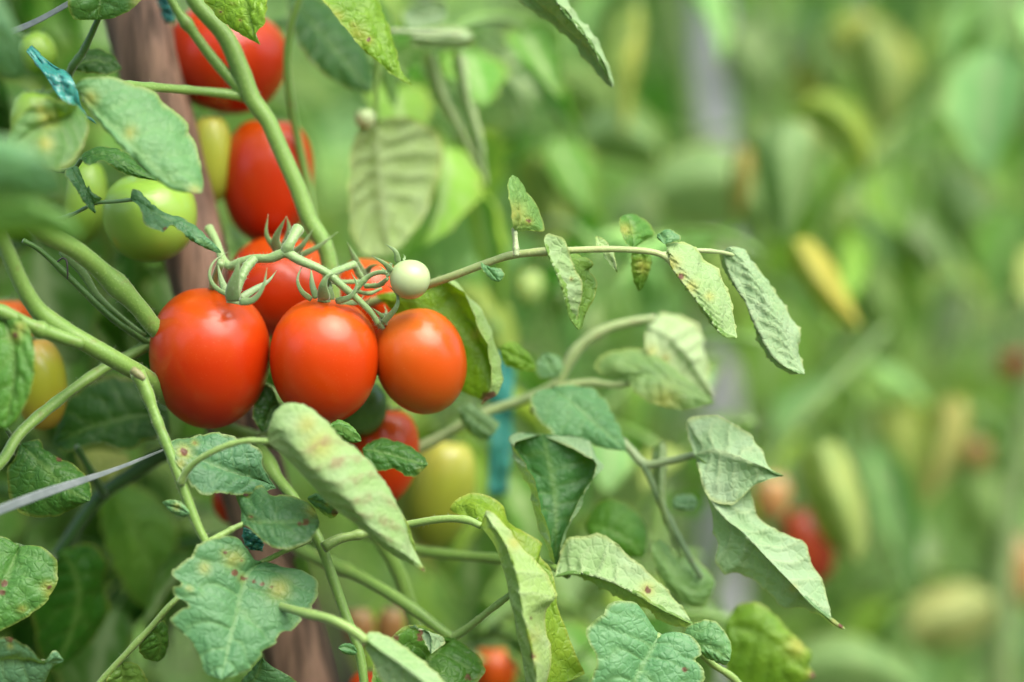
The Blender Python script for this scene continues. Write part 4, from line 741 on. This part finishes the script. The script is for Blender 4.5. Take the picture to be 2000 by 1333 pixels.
# ---------------------------------------------------------------- soft shapes one can make out in the rows behind
ROWS = [o for o in bpy.data.objects if o.name.startswith('tomato_plant') and o is not plant]
RA, RB = ROWS[0], ROWS[3]
HM = (.16, .29, .13); 
bst = stem(RA, '1330,1500 1410,1080 1500,900 1590,790 1680,700 1730,640', [380, 350, 340, 340, 360], [12, 12, 12, 11, 7], 'stem', (.12, .22, .05), seed=80)
def soft(par, tint, mid, l, r, dz, show='u', **kw):
    return leaf(par, tint, (mid, [dz, dz - 8, dz + 6]), [(l, [dz + 12, dz + 16])], [(r, [dz + 10, dz + 14])], show=show, n=30, k=5, vein=2, puff=3, name='leaf', **kw)
soft(RA, HM, '1530,235 1530,320 1532,400 1530,482', '1490,240 1470,262 1478,330 1500,420', '1570,240 1592,265 1585,330 1560,420', 280, seed=81)
soft(RA, (.36, .36, .07), '1552,470 1590,540 1630,590 1682,642', '1545,490 1562,540 1610,605 1650,635', '1580,468 1620,510 1650,570', 255, seed=82)
soft(RA, (.20, .31, .05), '1560,230 1600,200 1660,250 1695,340', '1590,240 1640,280 1670,330', '1590,185 1660,200 1700,270', 350, seed=83)
soft(RA, HM, '1280,380 1350,345 1430,350 1500,420', '1290,320 1370,280 1460,320', '1310,430 1400,450 1470,440', 380, seed=84)
soft(RA, (.28, .24, .08), '1450,290 1448,350 1438,430', '1436,300 1425,380', '1468,300 1462,380', 340, seed=85)
soft(RA, (.25, .36, .12), '1600,870 1625,940 1650,1010 1672,1100', '1565,890 1572,960 1610,1050', '1640,870 1680,960 1690,1050', 262, seed=86)
soft(RB, (.28, .36, .10), '1760,790 1755,850 1775,930 1800,1000', '1710,800 1700,850 1740,950', '1790,800 1800,860 1805,940', 420, seed=87)
soft(RB, (.42, .42, .16), '1870,775 1855,840 1830,910 1805,985', '1830,790 1815,860', '1890,800 1880,870 1845,940', 400, seed=88)
soft(RB, (.32, .38, .17), '1775,1240 1830,1210 1880,1190 1945,1170', '1780,1180 1840,1145 1900,1145', '1800,1265 1870,1265 1930,1225', 420, seed=89)
soft(RA, (.15, .28, .12), '1520,1330 1600,1290 1690,1290 1780,1340', '1550,1270 1640,1240 1730,1270', '1560,1380 1660,1390 1740,1380', 330, seed=90)
soft(RB, HM, '1830,330 1880,400 1930,470 1960,560', '1810,390 1850,480 1910,540', '1890,330 1950,400 1980,490', 520, seed=91)
soft(RB, (.18, .31, .10), '1080,140 1150,170 1230,250 1290,330', '1070,190 1130,250 1220,320', '1130,130 1220,180 1290,260', 420, seed=92)
soft(RB, HM, '1130,290 1180,250 1240,260 1290,300', '1150,230 1200,215 1260,235', '1160,310 1220,320 1270,320', 360, seed=93)
soft(ROWS[1], (.24, .34, .10), '1040,300 1080,360 1090,440 1060,520', '1010,330 1030,420 1030,490', '1090,310 1130,380 1110,470', 300, seed=94)
soft(ROWS[1], (.20, .31, .07), '890,560 940,600 980,680 1000,760', '870,600 900,680 950,740', '930,560 990,600 1010,680', 220, seed=95)
soft(RA, (.20, .33, .08), '1330,480 1380,500 1420,560 1440,640', '1320,520 1360,590 1410,640', '1370,460 1440,500 1460,580', 400, seed=96)
soft(RA, (.12, .27, .07), '1450,830 1400,850 1350,900 1330,960', '1420,810 1350,840 1320,900', '1450,880 1410,940 1360,970', 360, seed=97)
soft(RB, (.30, .36, .08), '1640,60 1690,90 1740,130 1790,150', '1650,30 1720,40 1780,100', '1650,110 1700,150 1760,170', 500, seed=98)
soft(RB, (.24, .34, .12), '1700,40 1720,110 1735,190 1730,260', '1670,80 1680,170 1700,230', '1740,60 1770,140 1760,220', 420, seed=99)
WM = (.27, .42, .22)
for i, (x, y, a, L, dz) in enumerate(((1715, 590, 70, 170, 470), (1790, 470, 50, 180, 520), (1885, 420, 80, 170, 560), (1700, 1000, 100, 180, 520), (1470, 130, 60, 160, 560), (1850, 640, 110, 170, 600), (1600, 120, 75, 170, 600), (1790, 1090, 60, 170, 560), (1940, 240, 95, 190, 480), (1240, 430, 110, 150, 420), (1130, 620, 60, 150, 330), (1010, 170, 80, 150, 380), (1930, 1010, 70, 180, 560))):
    c_, s_ = math.cos(math.radians(a)), math.sin(math.radians(a)); f_ = lambda u, v: f'{x + c_ * L * (u - .5) - s_ * L * v:.0f},{y + s_ * L * (u - .5) + c_ * L * v:.0f}'
    soft(RB if x > 1550 else ROWS[1], WM if i % 3 else (.22, .38, .14), ' '.join(f_(u, .03 * math.sin(u * 6)) for u in (0, .33, .66, 1)), ' '.join(f_(u, v) for u, v in ((.06, .16), (.3, .27), (.62, .22), (.85, .1))), ' '.join(f_(u, -v) for u, v in ((.06, .15), (.28, .25), (.6, .23), (.86, .09))), dz, 'l' if i % 2 else 'u', seed=110 + i)
def far_fruit(label, x, y, dz, rx, ry, m, tilt=0): return auto(label, x, y, dz, rx, ry, m, tilt, n=(18, 26))
far_fruit('blurred red tomato pointed at the top, behind the large pale hanging leaf', 1580, 1062, 290, 50, 78, DULL, -14)
far_fruit('blurred peach tomato beside the pointed red one', 1508, 972, 330, 34, 50, PEACH, 6)
far_fruit('blurred red tomato cut by the far edge of the picture', 1998, 532, 520, 44, 48, DULL)
far_fruit('dark red blurred tomato below the one at the far edge', 1992, 716, 520, 38, 30, DULL)
far_fruit('blurred orange tomato low at the far edge of the picture', 1992, 1110, 480, 36, 70, PEACH)
far_fruit('soft pinkish orange tomato above the oval yellow leaf', 1908, 885, 480, 26, 32, PEACH)
far_fruit('soft yellow-green unripe tomato beside the pointed mint leaf', 1640, 410, 470, 42, 48, LIME)
far_fruit('pale unripe tomato blurred under the long right branch', 1030, 560, 240, 32, 36, LIME)
